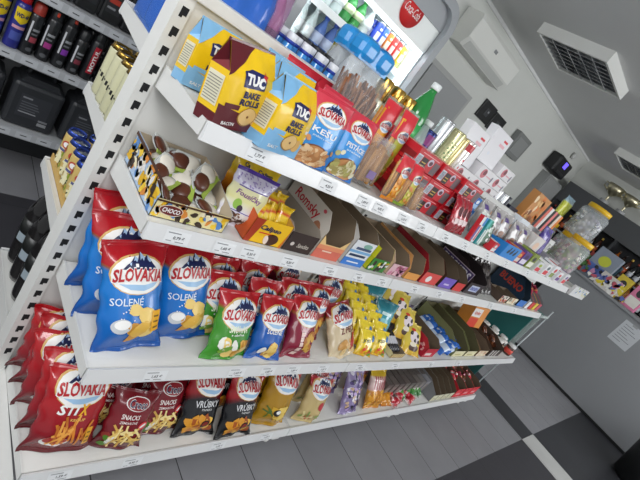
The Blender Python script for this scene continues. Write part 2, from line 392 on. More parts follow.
def blobs(D, x0, x1, z0, z1, n, r, cols, seed, lay=3, wob=.35, asp=.65):
    q = random.Random(seed)
    for _ in range(n): D.ell(q.uniform(x0, x1), q.uniform(z0, z1), r * q.uniform(.8, 1.2), r * asp * q.uniform(.8, 1.2), q.choice(cols), lay + q.randint(0, 2), q.uniform(0, PI), 10, wob, q)
def sticks(D, x0, x1, z0, z1, n, L, w, cols, seed, lay=3, a0=0, a1=PI):
    q = random.Random(seed)
    for _ in range(n):
        cx, cz, a = q.uniform(x0, x1), q.uniform(z0, z1), q.uniform(a0, a1); c, s = math.cos(a), math.sin(a)
        D.poly([(cx + x * c - z * s, cz + x * s + z * c) for x, z in ((-L / 2, -w / 2), (L / 2, -w / 2), (L / 2, w / 2), (-L / 2, w / 2))], q.choice(cols), lay + q.randint(0, 2))
def sticker(x, z, w, hh, col='#f0b01c'):
    def ex(root, bag):
        b = B(); D = Dec(.012); D.rect(x - w / 2, x + w / 2, z - hh / 2, z + hh / 2, h(col, .4), 7)
        for k in range(3): D.rect(x - w * .3, x + w * .3, z - hh * .34 + k * hh * .26, z - hh * .26 + k * hh * .26, h('#7a5a10', .5), 8)
        D.build(b, bag.F); o = b.build('price_sticker', root); o['label'] = 'yellow price sticker'
    return ex
def ramp2(lo, hi, at, w=.012): return [(0, lo), (at - w, lo), (at + w, hi), (1, hi)]
# --- large crisps bags
def bag_solene():
    W_, H_ = .172, .29; bg_ = Bag(W_, H_, .085, 3)
    D = Dec(); brand(D, .0, H_ * .715, .14)
    D.text('SOLENÉ', -.025, H_ * .49, .085, .024, h('#dfe9f2', .35), 3, 0, .01)
    D.ell(-.035, H_ * .27, .026, .019, h('#c9ced2', .4), 3); D.ell(-.033, H_ * .285, .02, .012, WHT, 4)
    blobs(D, .0, .055, H_ * .18, H_ * .42, 7, .026, CHIP, 5)
    q = random.Random(8)
    for _ in range(14): D.ell(q.uniform(-.04, .06), q.uniform(.3, .44) * H_, .0018, .0018, WHT, 2)
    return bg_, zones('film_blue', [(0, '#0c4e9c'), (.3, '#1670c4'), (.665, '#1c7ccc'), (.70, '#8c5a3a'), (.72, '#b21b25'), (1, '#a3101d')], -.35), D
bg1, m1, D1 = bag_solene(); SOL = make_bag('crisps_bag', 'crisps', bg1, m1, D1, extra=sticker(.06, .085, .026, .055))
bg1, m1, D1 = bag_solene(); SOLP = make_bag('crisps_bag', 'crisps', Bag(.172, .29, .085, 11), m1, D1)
def bag_stix():
    W_, H_ = .195, .255; D = Dec(); brand(D, .0, H_ * .78, .15, rot=.04)
    D.text('STI', -.025, H_ * .55, .06, .03, WHT, 3, 0, .035, .15); D.text('X', .022, H_ * .55, .03, .034, h('#f2b21c', .35), 3, 0, .035, .15)
    D.text('KEČUP', .012, H_ * .44, .045, .010, h('#f0c060', .4), 3)
    D.ell(-.03, H_ * .17, .038, .017, WHT, 2); D.ell(-.03, H_ * .19, .033, .012, h('#a8241c', .3), 3); D.rect(-.06, 0, H_ * .13, H_ * .155, WHT, 2)
    sticks(D, -.035, .06, H_ * .2, H_ * .38, 16, .06, .007, [h('#d9822a', .4), h('#c06a20', .4), h('#eaa54a', .4)], 4, a0=.3, a1=2.2)
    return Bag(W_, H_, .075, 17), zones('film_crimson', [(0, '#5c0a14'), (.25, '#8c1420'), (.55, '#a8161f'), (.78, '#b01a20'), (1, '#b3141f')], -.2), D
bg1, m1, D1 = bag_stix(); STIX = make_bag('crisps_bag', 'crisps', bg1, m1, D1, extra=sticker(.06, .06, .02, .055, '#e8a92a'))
def bag_croco(seed):
    W_, H_ = .15, .195; D = Dec(); cx, cz = .005, H_ * .80
    D.ell(cx, cz, .042, .021, WHT, 1); D.ell(cx, cz, .039, .0185, h('#8c1622', .35), 2); D.text('Croco', cx, cz, .062, .024, WHT, 3, 0, .045, .2); D.text('Croco', cx, cz, .060, .020, NVY, 4, 0, .02, .2)
    D.text('SNACKS', -.004, H_ * .59, .062, .016, h('#f3e6e2', .4), 3, .06, .02, .1); D.text('ZEMIAKOVÉ', -.004, H_ * .50, .06, .010, h('#f3e6e2', .4), 3, .06, .01, .1)
    D.ell(.05, H_ * .46, .016, .011, h('#d9343c', .35), 3, .5); D.ell(.05, H_ * .46, .012, .004, WHT, 4, .5)
    blobs(D, -.06, -.01, H_ * .10, H_ * .26, 8, .013, [h('#6a9a2c', .4), h('#4d7d22', .4), h('#e6e3da', .4), h('#8a2a22', .4)], seed)
    sticks(D, -.035, .045, H_ * .12, H_ * .36, 26, .042, .0065, [h('#e3c06a', .4), h('#d0a24a', .4), h('#f2dc9a', .4)], seed, 4)
    return Bag(W_, H_, .055, seed), zones('film_maroon', [(0, '#5a0c18'), (.5, '#7d1420'), (1, '#6d101c')], 0), D
bg1, m1, D1 = bag_croco(21); CROCO = make_bag('snack_bag', 'snack bag', bg1, m1, D1)
def bag_vr(seed):
    W_, H_ = .17, .245; D = Dec(); brand(D, .004, H_ * .82, .135)
    D.text('VRÚBKY', .004, H_ * .53, .105, .03, h('#dfe0e2', .35), 3, .04, .015); D.text('PAPRIKA', .01, H_ * .435, .05, .008, h('#c9c9c9', .4), 3)
    blobs(D, -.045, .05, H_ * .10, H_ * .32, 18, .022, [h('#c9761c', .4), h('#e09a2a', .4), h('#a8521a', .4), h('#f0bf50', .4)], seed)
    D.ell(.02, H_ * .22, .02, .014, h('#2a1512', .35), 6, .2); D.ell(.02, H_ * .225, .013, .008, h('#8a2418', .35), 7, .2)
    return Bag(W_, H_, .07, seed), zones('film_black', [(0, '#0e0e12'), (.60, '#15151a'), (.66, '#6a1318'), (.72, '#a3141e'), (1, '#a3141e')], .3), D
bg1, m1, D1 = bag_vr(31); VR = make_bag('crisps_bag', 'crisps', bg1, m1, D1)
def bag_plain(nm, W_, H_, T_, lo, hi, at, seed, txt=None, tcol=WHT, pic=None, bs=.8, bz=.76):
    D = Dec(); s = W_ * bs; brand(D, 0, H_ * bz, s)
    if txt: D.text(txt, 0, H_ * .48, W_ * .5, W_ * .14, tcol, 3, 0, .02)
    if pic: pic(D, W_, H_)
    return make_bag('crisps_bag', 'crisps', Bag(W_, H_, T_, seed), zones(nm, [(0, lo), (at - .04, lo), (at, '#9c5a28'), (at + .03, hi), (1, hi)], -.3), D)
def pic_gold(D, W_, H_): blobs(D, -.02, .06, .02 * 2, H_ * .35, 10, .024, [h('#d9a92a', .4), h('#c08c1c', .4), h('#f0d068', .4)], 3); D.ell(-.005, H_ * .3, .022, .014, BLK, 6); D.ell(.0, H_ * .31, .014, .008, WHT, 7); sticks(D, -.06, -.02, H_ * .25, H_ * .35, 4, .04, .006, [h('#4d6a22', .4)], 4)
GOLD = bag_plain('film_gold', .185, .25, .075, '#b08418', '#b3202a', .80, 41, pic=pic_gold, bz=.82)
def pic_green(D, W_, H_): D.text('s cibuľou', 0, H_ * .40, W_ * .35, .008, WHT, 3); blobs(D, -.05, .06, .012, H_ * .28, 12, .02, CHIP + [h('#f1f1e8', .4), h('#78a83a', .4)], 6)
GREEN = bag_plain('film_green', .165, .215, .065, '#3f8f2a', '#b21b25', .70, 43, 'SMOTANA', h('#eaf3d8', .4), pic_green, .85, .68)
def pic_sblue(D, W_, H_): blobs(D, -.0, .05, .02, H_ * .26, 6, .02, CHIP, 9); D.ell(-.025, H_ * .17, .016, .013, WHT, 4)
SBLUE = bag_plain('film_blue_small', .14, .215, .06, '#155ab0', '#b21b25', .64, 47, 'SOLENÉ', WHT, pic_sblue, .85, .68)
def pic_crim(D, W_, H_):
    for k in range(5): D.rect(-.03, -.012, H_ * (.06 + .08 * k), H_ * (.12 + .08 * k), h('#e8c9c0', .4), 3)
    blobs(D, .0, .045, .025, H_ * .42, 10, .017, [h('#d9a94a', .4), h('#b8702a', .4)], 12)
CRIMS = bag_plain('film_crimson_small', .155, .225, .065, '#8a1f38', '#b21b25', .66, 53, None, WHT, pic_crim, .82, .72)
def pic_zpec(D, W_, H_):
    D.text('Z PECE', .01, H_ * .50, W_ * .55, .025, h('#6d1f18', .4), 3, .05, .02); blobs(D, -.05, .06, .02, H_ * .3, 12, .018, [h('#e3c48a', .4), h('#c9944a', .4)], 14)
    sticks(D, .02, .05, H_ * .2, H_ * .4, 3, .05, .02, [h('#b8242a', .35)], 3, 4, .9, 1.3)
ZPEC = bag_plain('film_cream', .175, .225, .065, '#d6c4a2', '#8a1a24', .70, 59, None, WHT, pic_zpec, .8, .74)
def pic_s2(D, W_, H_): sticks(D, -.06, .06, .02, H_ * .22, 12, .03, .01, [h('#7da04a', .4), h('#c9432a', .4), h('#e3d49a', .4)], 15); D.ell(.03, H_ * .42, .02, .02, h('#b8343a', .4), 3)
CREAM = bag_plain('film_cream_green', .165, .215, .06, '#c9b27a', '#a8141e', .72, 61, None, WHT, pic_s2, .85, .78)
Z1, Z2, Z3, Z4 = SZ[1] + .001, SZ[2] + .001, SZ[3] + .001, SZ[4] + .001
# shelf 2, left to right
setbag(SOL, .128, -.330, Z2, 30, -3, 'blue salted crisps bag with yellow sticker, front of the shelf\'s left end', None, -11)
setbag(SOLP, .292, -.285, Z2, 28, -1, 'blue salted crisps bag without sticker, second in the front row from the left shelf end', None, -9)
setbag(SOLP, .105, -.215, Z2, 24, -4, 'blue salted crisps bag right behind the stickered blue bag at the shelf end', None, -8)
setbag(SOLP, .10, -.10, Z2 + .004, 14, 6, 'blue crisps bag standing furthest back at the left end of its shelf', None, -3)
setbag(SOLP, .285, -.17, Z2, 26, 2, 'blue crisps bag hidden behind the second blue salted bag', None, -7)
setbag(GREEN, .425, -.362, Z2, 29, 4, 'green sour cream crisps bag with red top at the shelf front', None, 3)
setbag(GREEN, .40, -.265, Z2, 22, 2, 'green crisps bag directly behind the front green bag', None, 0)
setbag(GREEN, .41, -.18, Z2, 15, 4, 'third green crisps bag back, red top showing over the other two', None, 0)
setbag(SBLUE, .574, -.365, Z2, 29, -3, 'small blue salted crisps bag beside the front green bag', None, 1)
setbag(SBLUE, .56, -.27, Z2, 20, -1, 'small blue crisps bag behind the front small blue bag', None, -1)
setbag(SBLUE, .55, -.165, Z2, 12, -3, 'small blue crisps bag at the back of its row', None, 0)
setbag(CRIMS, .737, -.36, Z2, 32, 2, 'crimson crisps bag in the front row right of the small blue bag', None, 2)
setbag(CRIMS, .715, -.26, Z2, 22, 0, 'crimson crisps bag behind the front crimson bag', None, -1)
setbag(CRIMS, .84, -.27, Z2, 24, 3, 'crimson crisps bag tucked behind the cream oven baked bag', None, 3)
setbag(ZPEC, 1.02, -.36, Z2, 44, 0, 'cream oven baked crisps bag with red top at the shelf front', None, -14)
setbag(ZPEC, .93, -.20, Z2 + .01, 16, 0, 'cream oven baked crisps bag leaning at the back behind the front cream bag', None, 2)
setbag(CRIMS, .60, -.08, Z2, 5, 0, 'crimson crisps bag upright against the back panel behind the small blue bags', None, 0)
setbag(CRIMS, .75, -.10, Z2, 8, 0, 'crimson crisps bag upright against the back panel behind the crimson row', None, 0)
# shelf 1 (bottom)
setbag(STIX, .112, -.335, Z1, 28, -3, 'dark red potato sticks bag with yellow sticker, front left corner of the bottom shelf', None, 3)
for k, (y, le, z, w) in enumerate(((-.255, 22, 0, 'second from the front'), (-.175, 18, .0, 'third from the front'), (-.10, 12, .0, 'fourth from the front'), (-.035, 4, 0, 'last, against the back panel'))):
    P = STIX
    o = setbag(P, .115 - .004 * k, y, Z1 + z, le, (3, -2, 2, 0)[k], 'dark red potato sticks bag at the left bottom shelf end, %s' % w, None, (2, -3, 3, 0)[k])
    for c in list(kids(o)):
        if c.name.startswith('price_sticker'): bpy.data.objects.remove(c)
setbag(CROCO, .275, -.355, Z1, 27, -9, 'maroon potato snacks bag with fries, nearest the camera on the bottom shelf', None, 4)
setbag(CROCO, .245, -.265, Z1, 22, -4, 'maroon potato snacks bag directly behind the nearest maroon bag', None, 0, 1.05)
setbag(CROCO, .415, -.325, Z1, 30, 2, 'maroon potato snacks bag beside the black crisps bag', None, 5, 1.05)
setbag(CROCO, .38, -.23, Z1, 18, 0, 'maroon potato snacks bag in the second row, left of the black bags', None, 0, 1.05)
setbag(VR, .551, -.352, Z1, 31, -2, 'black ridged crisps bag with red top, left one of the two black bags', None, 3)
setbag(VR, .715, -.382, Z1, 30, 1, 'black ridged crisps bag with red top, right one next to the gold bag', None, 3)
setbag(VR, .54, -.24, Z1, 22, -2, 'black crisps bag in the second row behind the left black bag', None, 0)
setbag(VR, .70, -.26, Z1, 20, 2, 'black crisps bag in the second row behind the right black bag', None, 0)
setbag(GOLD, .905, -.358, Z1, 25, -5, 'gold yellow crisps bag with red top on the bottom shelf', None, 5)
setbag(GOLD, .88, -.25, Z1, 16, 0, 'gold yellow crisps bag behind the front gold bag', None, 2)
setbag(CREAM, 1.137, -.372, Z1, 24, -3, 'cream and red crisps bag right of the gold bag on the bottom shelf', None, 8)
setbag(CREAM, 1.20, -.27, Z1, 16, 3, 'cream and red crisps bag behind the front cream bag', None, 4)
# violet and white patterned bag, clear topped orange bag
def pic_v():
    D = Dec(); q = random.Random(5)
    for _ in range(90): D.ell(q.uniform(-.06, .06), q.uniform(.02, .21), .012, .008, q.choice([h('#4b2f7c', .3), h('#e8e4f0', .3), h('#2a2240', .3), h('#b79ad0', .3), h('#c9a98a', .3)]), q.randint(1, 4), q.uniform(0, 3), 9, .6, q)
    return D
VIO = make_bag('sweets_bag', 'sweets bag', Bag(.15, .225, .06, 71), zones('film_violet', [(0, '#9a8cb8'), (.5, '#8476a6'), (1, '#a99cc4')]), pic_v())
setbag(VIO, 1.455, -.37, Z1, 34, 0, 'violet and white patterned sweets bag on the bottom shelf', None, 4)
setbag(VIO, 1.37, -.25, Z1, 24, 0, 'violet and white patterned sweets bag behind the front one', None, 4)
def pic_o():
    D = Dec(); blobs(D, -.07, .07, .02, .10, 34, .014, [h('#e39a1c', .3), h('#f0b83a', .3), h('#c97a12', .3)], 7, 2)
    for k in range(7): D.rect(-.06 + .018 * k, -.052 + .018 * k, .11, .18, h('#a83a4a', .3), 2)
    return D
ORA = make_bag('sweets_bag', 'sweets bag', Bag(.17, .215, .06, 73), zones('film_orange', [(0, '#c9821c'), (.45, '#e0a030'), (.5, '#d9b4b0'), (.8, '#d8c0b8'), (.85, '#d9b42a'), (1, '#c9a82a')]), pic_o())
setbag(ORA, 1.685, -.36, Z1, 33, 4, 'orange and yellow sweets bag with striped top on the bottom shelf', None, 4)
setbag(ORA, 1.62, -.23, Z1, 20, 4, 'orange and yellow sweets bag behind the front orange one', None, 4)
# ================================================================== top front shelf: baked rolls, nuts, sticks, wafers
def gable_bag(lo, side, label):
    w, d, h1, H = .135, .062, .118, .172; hw, hd = w / 2, d / 2; yel = h('#f0c514', .3, coat=.3); col = h(lo, .3, coat=.3); pan = h('#e2ddc4', .4)
    root = thing('baked_rolls_bag', label, 'snack bag'); b = B(); n = 12
    def F0(x, z, off, s=-1):
        u = x / hw; v = z / H; bul = .010 * (1 - u * u) * math.sin(PI * min(1, max(0, v))) + .0016 * math.sin(9 * u + 7 * v) * (1 - u * u)
        y = -hd if z < h1 else -hd + (z - h1) / (H - h1) * (hd - .004)
        return Vector((x * (1 - .06 * sm((v - .3) / .7)), s * (-y + bul + off) * 1.0, z))
    F = lambda x, z, off: F0(x, z, off)
    for s in (-1, 1):
        vs = [F0(-hw + w * i / n, H * j / 14, 0, s) for j in range(15) for i in range(n + 1)]
        fs = []
        for j in range(14):
            for i in range(n):
                q = [j * (n + 1) + i, j * (n + 1) + i + 1, (j + 1) * (n + 1) + i + 1, (j + 1) * (n + 1) + i]; fs.append(q if s < 0 else q[::-1])
        b.add(vs, [f for k, f in enumerate(fs) if k // n < 3], col, True); b.add(vs, [f for k, f in enumerate(fs) if k // n >= 3], yel, True)
    D = Dec(.012)
    D.poly([(-hw, .03), (-hw, .052), (-hw * .2, .042), (.3 * hw, .05), (hw, .04), (hw, .03)], col, 1)
    D.poly([(-hw, H), (-hw * .0, H), (-hw * .55, H * .80), (-hw, H * .64)], col, 1)
    D.poly([(-.028, .098), (-.032, .128), (-.01, .134), (.036, .130), (.033, .099)], h('#20255c', .35), 2)
    D.text('TUC', .001, .115, .055, .022, WHT, 4, -.04, .06)
    D.poly([(.02, .128), (.026, .130), (.028, .137), (.031, .130), (.04, .129), (.033, .124), (.034, .117), (.028, .121)], h('#d42a2a', .35), 5)
    D.text('BAKE', .002, .084, .046, .0145, h('#1c2050', .35), 3, 0, .05); D.text('ROLLS', .004, .067, .054, .0145, h('#1c2050', .35), 3, 0, .05)
    D.rect(-.055, -.018, .047, .058, col, 3); D.ell(.012, .036, .026, .022, h('#a87a3a', .4), 3); D.ell(.012, .037, .024, .020, h('#e6c07e', .45), 4); D.ell(.012, .037, .004, .003, h('#7a4a20', .4), 5)
    D.ell(.042, .034, .014, .017, h('#dcae66', .45), 3); D.text('SALT' if lo != '#5e1a22' else 'BACON', -.03, .014, .035, .008, WHT, 3); D.rect(.05, .062, .07, .078, WHT, 3)
    D.build(b, F, .0005); b.build('pouch', root)
    for sx in (-1, 1):
        g = B(); t = .016 * sx; x = hw * sx; k = lambda z: x * (1 - .06 * sm((z / H - .3) / .7))
        P0, P1, P2, P3 = (k(0), -hd, 0), (k(0), hd, 0), (k(h1), hd, h1), (k(h1), -hd, h1); T = (k(H), 0, H); G = (k(h1) - t, 0, h1 + .016); Lw = (k(.03), -hd, .03); Rw = (k(.03), hd, .03)
        for poly, m in (([P0, P1, Rw, Lw], col), ([Lw, Rw, P2, P3], yel), ([P3, G, T], col), ([G, P2, T], col), ([P3, P2, G], h(side, .3))): g.add(poly, [list(range(len(poly)))], m)
        q = sx * .0008; pv = [(k(.042) + q, -hd * .8, .042), (k(.042) + q, hd * .8, .042), (k(.105) + q, hd * .8, .105), (k(.105) + q, -hd * .8, .105)]; g.add(pv, [(0, 1, 2, 3)], pan)
        for r in range(9):
            z = .047 + r * .006; g.add([(k(z) + 2 * q, -hd * .7, z), (k(z) + 2 * q, hd * .7, z), (k(z) + 2 * q, hd * .7, z + .002), (k(z) + 2 * q, -hd * .7, z + .002)], [(0, 1, 2, 3)], h('#8d8a7c', .5))
        g.build('side_gusset', root)
    s = B().box(-hw * .94, hw * .94, -.0035, .0035, H - .003, H + .004, col); s.build('top_seal', root)
    s = B().box(-hw, hw, -hd, hd, 0, .001, col); s.build('base', root)
    return Proto(root)
TB = gable_bag('#5e1a22', '#7a2a30', ''); TL = gable_bag('#82b9e2', '#9cc8ea', '')
TB.put((.088, -.248, Z4), (-.13, -.14, math.radians(15)), 'brown and yellow baked rolls bag, the only one with brown ends', None, (1.0, 1, .98))
TL.put((.078, -.075, Z4), (-.12, -.04, math.radians(4)), 'blue and yellow baked rolls bag nearest the slotted post, behind the brown one', None, (.85, .9, .87))
TL.put((.200, -.270, Z4), (-.12, .0, math.radians(14)), 'blue and yellow baked rolls bag at the shelf front beside the cashew pouch', None, (1.02, 1, .94))
TL.put((.235, -.165, Z4), (0, 0, math.radians(6)), 'blue and yellow baked rolls bag right behind the front blue one', None, 1)
TL.put((.25, -.08, Z4), (0, 0, math.radians(2)), 'blue and yellow baked rolls bag furthest back behind the two front blue ones', None, 1)
def nut_pouch(name, word, sub, seed, nutcols, w, asp):
    H_ = .185; D = Dec(); brand(D, .0, H_ * .76, w * .72)
    D.text(word, 0, H_ * .53, w * .62, .018, WHT, 3, -.03, .02); D.text(sub, 0, H_ * .44, w * .5, .007, h('#cfe3f2', .4), 3, -.03)
    D.ell(.0, H_ * .14, w * .42, H_ * .2, h('#7a4a2c', .4), 1); D.ell(.0, H_ * .14, w * .39, H_ * .18, h('#c98f5c', .4), 2)
    q = random.Random(seed)
    for _ in range(46):
        a = q.uniform(0, 6.28); r = math.sqrt(q.random()); D.ell(w * .38 * r * math.cos(a), H_ * .14 + H_ * .16 * r * math.sin(a) * (1 if math.sin(a) > 0 else .7), w * .088, w * .088 * asp, q.choice(nutcols), q.randint(3, 6), q.uniform(0, 3), 9, .25, q)
    for px, pz in ((-.40, .34), (.42, .3), (-.3, .38)): D.ell(w * px, H_ * pz, w * .07, w * .05, q.choice(nutcols), 5, q.uniform(0, 3), 9)
    bg_ = Bag(w, H_, .042, seed, .3, .45, .035, .03, .6)
    return make_bag('nut_pouch', 'nut pouch', bg_, zones('film_azure', [(0, '#1c72c4'), (.45, '#2f96e0'), (.66, '#2f96e0'), (.672, '#cf3346'), (1, '#d0364a')], -.05, .35), D)
CASH = nut_pouch('cashew', 'KEŠU', 'pražené a solené', 83, [h('#e8bd8c', .4), h('#d9a06c', .4), h('#f0d0a4', .4), h('#c98a54', .4)], .115, .6)
PIST = nut_pouch('pistachio', 'PISTÁCIE', 'pražené', 85, [h('#d9cfa0', .4), h('#b7b06a', .4), h('#e6dfc0', .4), h('#a89a5c', .4)], .115, .7)
setbag(CASH, .318, -.272, Z4, 6, -8, 'blue and red cashew nut pouch at the shelf front beside the baked rolls', None, -3, (1.08, 1, .97))
setbag(PIST, .462, -.255, Z4, 12, -3, 'blue and red pistachio nut pouch right of the cashew pouch', None, 0, (1.03, 1, .98))
setbag(CASH, .40, -.165, Z4, 5, -4, 'blue and red nut pouch behind the front cashew pouch, only its red top showing')
RB = make_bag('nut_pouch', 'nut pouch', Bag(.13, .19, .04, 87, .3, .5, .04), zones('film_red_pouch', [(0, '#8a1420'), (1, '#cf3040')]), None)
for x, t in ((.33, 'left'), (.455, 'right')): setbag(RB, x, -.05, Z4, 1, 0, 'red pouch standing against the back panel behind the blue pouches, %s one of two' % t)
FILM = mat('clear_film', '#eef1f2', .12, clear=.86); FILM2 = mat('clear_film_tint', '#e6ddd0', .15, clear=.6); GLS = mat('clear_plastic', '#e9f0f2', .08, clear=.72)
# pretzel bag: clear bag full of thin brown pretzel sticks
def stick_bag(name, label, W_, H_, T_, n, cols, loc, lean, ang, seed, r=.003, curly=False, film=FILM, header=None):
    root = thing(name, label, 'snack bag', loc, (-math.radians(lean), 0, math.radians(ang))); q = random.Random(seed)
    bag = Bag(W_, H_, T_, seed, .16, .8, .05, .05); b = bag.mesh(film, 14, 18)
    b.build('clear_bag', root); bag.sealmesh(film, True).build('top_seal', root)
    if header:
        hb = Bag(W_ * 1.01, H_ * .3, T_ * .5, seed + 1); D = Dec(); hd = B(); F = lambda x, z, off: bag.F(x, z, off + .001)
        header(D, W_, H_); D.build(hd, F, .0007); hd.build('printed_label', root)
    s = B()
    for _ in range(n):
        x, z, y = q.uniform(-.38, .38) * W_, q.uniform(.10, .16) * H_, q.uniform(-.28, .28) * T_; L_ = H_ * q.uniform(.62, .74)
        if curly:
            a = q.uniform(-.5, .5); pts = [(x + .012 * math.sin(k * 1.1 + a * 9) + a * .04 * k / 5, y, z + L_ * k / 5) for k in range(6)]; pts = [(max(-.42 * W_, min(.42 * W_, p[0])), p[1], p[2]) for p in pts]
        else: a = q.uniform(-.06, .06); pts = [(x, y, z), (max(-.43 * W_, min(.43 * W_, x + a * L_)), y, z + L_)]
        s.tube(pts, r, q.choice(cols), 6)
    o = s.build('sticks', root); return root
PB = [h('#6a3c20', .5), h('#84502c', .5), h('#5a321a', .5), h('#a5714a', .5)]
stick_bag('pretzel_bag', 'tall clear bag full of thin brown pretzel sticks behind the nut pouches', .19, .285, .075, 100, PB, (.485, -.12, Z4), 3, 0, 91, .0038, True)
B1 = [h('#b07a3c', .5), h('#c48c4a', .5), h('#9a6a34', .5)]
stick_bag('breadstick_pack', 'brown breadsticks pack with violet tag right of the pistachio pouch', .12, .16, .04, 26, B1, (.59, -.235, Z4), 8, 4, 93, .0062, header=lambda D, w, hh: D.rect(-.02, .02, .035, .06, h('#6a4a8a', .35), 1))
stick_bag('breadstick_pack', 'brown breadsticks pack behind the orange cheese sticks', .10, .15, .04, 20, B1, (.65, -.19, Z4), 6, 4, 94, .006)
def hdr(c1, c2):
    def f(D, w, hh): D.rect(-.47 * w, .47 * w, hh * .62, hh * .97, h('#d8303c', .3), 1); brand(D, .08 * w, hh * .68, w * .66); D.rect(-.47 * w, .47 * w, .03 * hh, .10 * hh, h(c1, .3), 1); D.rect(-.22 * w, .47 * w, .10 * hh, .62 * hh, h(c2, .3), 1); blobs(D, -.15 * w, .4 * w, .12 * hh, .5 * hh, 14, .008, [h('#f2d27a', .4), h('#d98a2a', .4)], 3)
    return f
OC = [h('#e39a24', .45), h('#eeb040', .45), h('#d68a1c', .45)]
stick_bag('cheese_stick_pack', 'orange cheese sticks pack with red top at the shelf front', .085, .16, .028, 14, OC, (.705, -.262, Z4), 9, 4, 95, .004, header=hdr('#e0861c', '#f0a01c'))
stick_bag('cheese_stick_pack', 'yellow-green cheese sticks pack with red top at the shelf front', .075, .155, .028, 14, OC, (.785, -.258, Z4), 9, 4, 96, .004, header=hdr('#7fa02c', '#c9c03a'))
stick_bag('cheese_stick_pack', 'orange sticks pack with red top standing behind the front orange pack', .09, .265, .03, 16, OC, (.66, -.105, Z4), 2, 0, 97, .004, header=hdr('#e0861c', '#f0a01c'))
stick_bag('cheese_stick_pack', 'yellow-green sticks pack with red top in the back row by the gold lids', .09, .27, .03, 16, OC, (.735, -.135, Z4), 4, 0, 98, .004, header=hdr('#6a9a2c', '#b9bc3a'))
stick_bag('breadstick_pack', 'brown breadsticks bundle lying against the red wafer boxes', .085, .11, .04, 18, B1, (.862, -.262, Z4), 14, 8, 99, .005)
# red wafer boxes in stacks
def wafer_box():
    w, d, hh = .166, .185, .065; root = thing('wafer_box', '', 'wafer box'); b = B().box(-w / 2, w / 2, -d / 2, d / 2, 0, hh, h('#c8202c', .35, coat=.2), .0015)
    D = Dec(0); D.rect(-.078, -.046, .006, .046, h('#d9dde6', .4), 1)
    for k in range(7): D.rect(-.075 + .004 * k, -.0735 + .004 * k, .010, .042, h('#6a6e80', .4), 2)
    D.rect(-.042, -.004, .003, .044, h('#2a1a1c', .4), 1); D.rect(-.038, -.010, .024, .028, h('#c9a44a', .4), 2); D.rect(-.038, -.012, .013, .017, h('#c9a44a', .4), 2)
    D.ell(.016, .038, .017, .014, h('#c9c0d0', .4), 1); D.ell(.018, .036, .011, .008, h('#5a2a3a', .4), 2); D.rect(.040, .079, .003, .048, h('#6a5a5e', .4), 1); D.rect(-.06, .06, .054, .057, h('#e8a0a0', .4), 1)
    D.build(b, frontF(-d / 2), .0005); b.build('carton', root)
    t = B().box(-w / 2 + .004, w / 2 - .004, -.006, .006, hh, hh + .0006, h('#e8d0b0', .4)); t.build('lid_flap', root)
    g = B(); Dl = Dec(0); Dl.rect(-.09, .09, .012, .04, h('#8a1420', .4), 1); Dl.build(g, planeF((-w / 2, 0, 0), (0, -1, 0), (0, 0, 1), (-1, 0, 0)), .0006); g.build('side_print', root)
    return Proto(root)
WB = wafer_box(); rn = random.Random(4)
WROW = ['bottom', 'second', 'third', 'top']
for c, (x, n, y) in enumerate(((.86, 3, -.095), (1.03, 3, -.10), (1.20, 3, -.105))):
    for k in range(n):
        WB.put((x + rn.uniform(-.004, .004), y - .004 * k + rn.uniform(-.006, .006), Z4 + .0665 * k), (0, 0, rn.uniform(-.06, .06)), 'red wafer box, %s of the %s stack on the shelf' % ('topmost' if k == n - 1 else WROW[k], ('left', 'middle', 'right')[c]), 'red wafer boxes')
def mini_box(name, label, cat, w, d, hh, cols, loc, rz=0, lean=0, pr=None, group=None):
    root = thing(name, label, cat, loc, (-math.radians(lean), 0, math.radians(rz)), group); b = B().box(-w / 2, w / 2, -d / 2, d / 2, 0, hh, h(cols[0], .4), min(.0015, hh * .1))
    D = Dec(0)
    if pr: pr(D, w, hh)
    else:
        D.rect(-w * .42, w * .42, hh * .1, hh * .45, h(cols[1 % len(cols)], .4), 1)
        D.ell(0, hh * .66, w * .25, hh * .16, h(cols[2 % len(cols)], .4), 2)
    D.build(b, frontF(-d / 2), .0005); b.build('carton', root)
    B().box(-w / 2 + .002, w / 2 - .002, -d * .3, d * .3, hh, hh + .0006, h(cols[-1], .4)).build('lid_flap', root); return root
for k in range(3): mini_box('blue_sweet_box', 'small blue sweet box beside the red wafer stacks, %s' % ('bottom', 'middle', 'top')[k] + ' of three', 'sweet box', .055, .1, .055, ['#1f6fc4', '#a9cdf0', '#e8f0f8'], (1.315 + .004 * k, -.17 + .01 * k, Z4 + .056 * k), 3, group=None)
RBAR = make_bag('red_sweets_pouch', 'sweets pouch', Bag(.10, .15, .03, 101, .25), zones('film_red2', [(0, '#8a1420'), (.5, '#b51f30'), (1, '#a0182a')]), (lambda D: (D.rect(-.03, .03, .04, .06, h('#e8d0d0', .4), 2), D.ell(0, .09, .03, .02, h('#5a1020', .4), 2), D)[2])(Dec()))
for k in range(3): setbag(RBAR, 1.17 + .055 * k, -.27 + .01 * k, Z4, 20, 12, 'dark red sweets pouch in front of the wafer stacks, %s of three' % ('left', 'middle', 'right')[k])
def gum(label, x, y, cols, lean=8):
    return mini_box('chewing_gum_pack', label, 'chewing gum', .028, .02, .125, cols, (x, y, Z4), 4, lean, lambda D, w, hh: (D.rect(-w * .45, w * .45, hh * .66, hh * .98, h(cols[1], .35), 1), D.rect(-w * .2, w * .2, hh * .08, hh * .6, h(cols[2], .35), 2)))
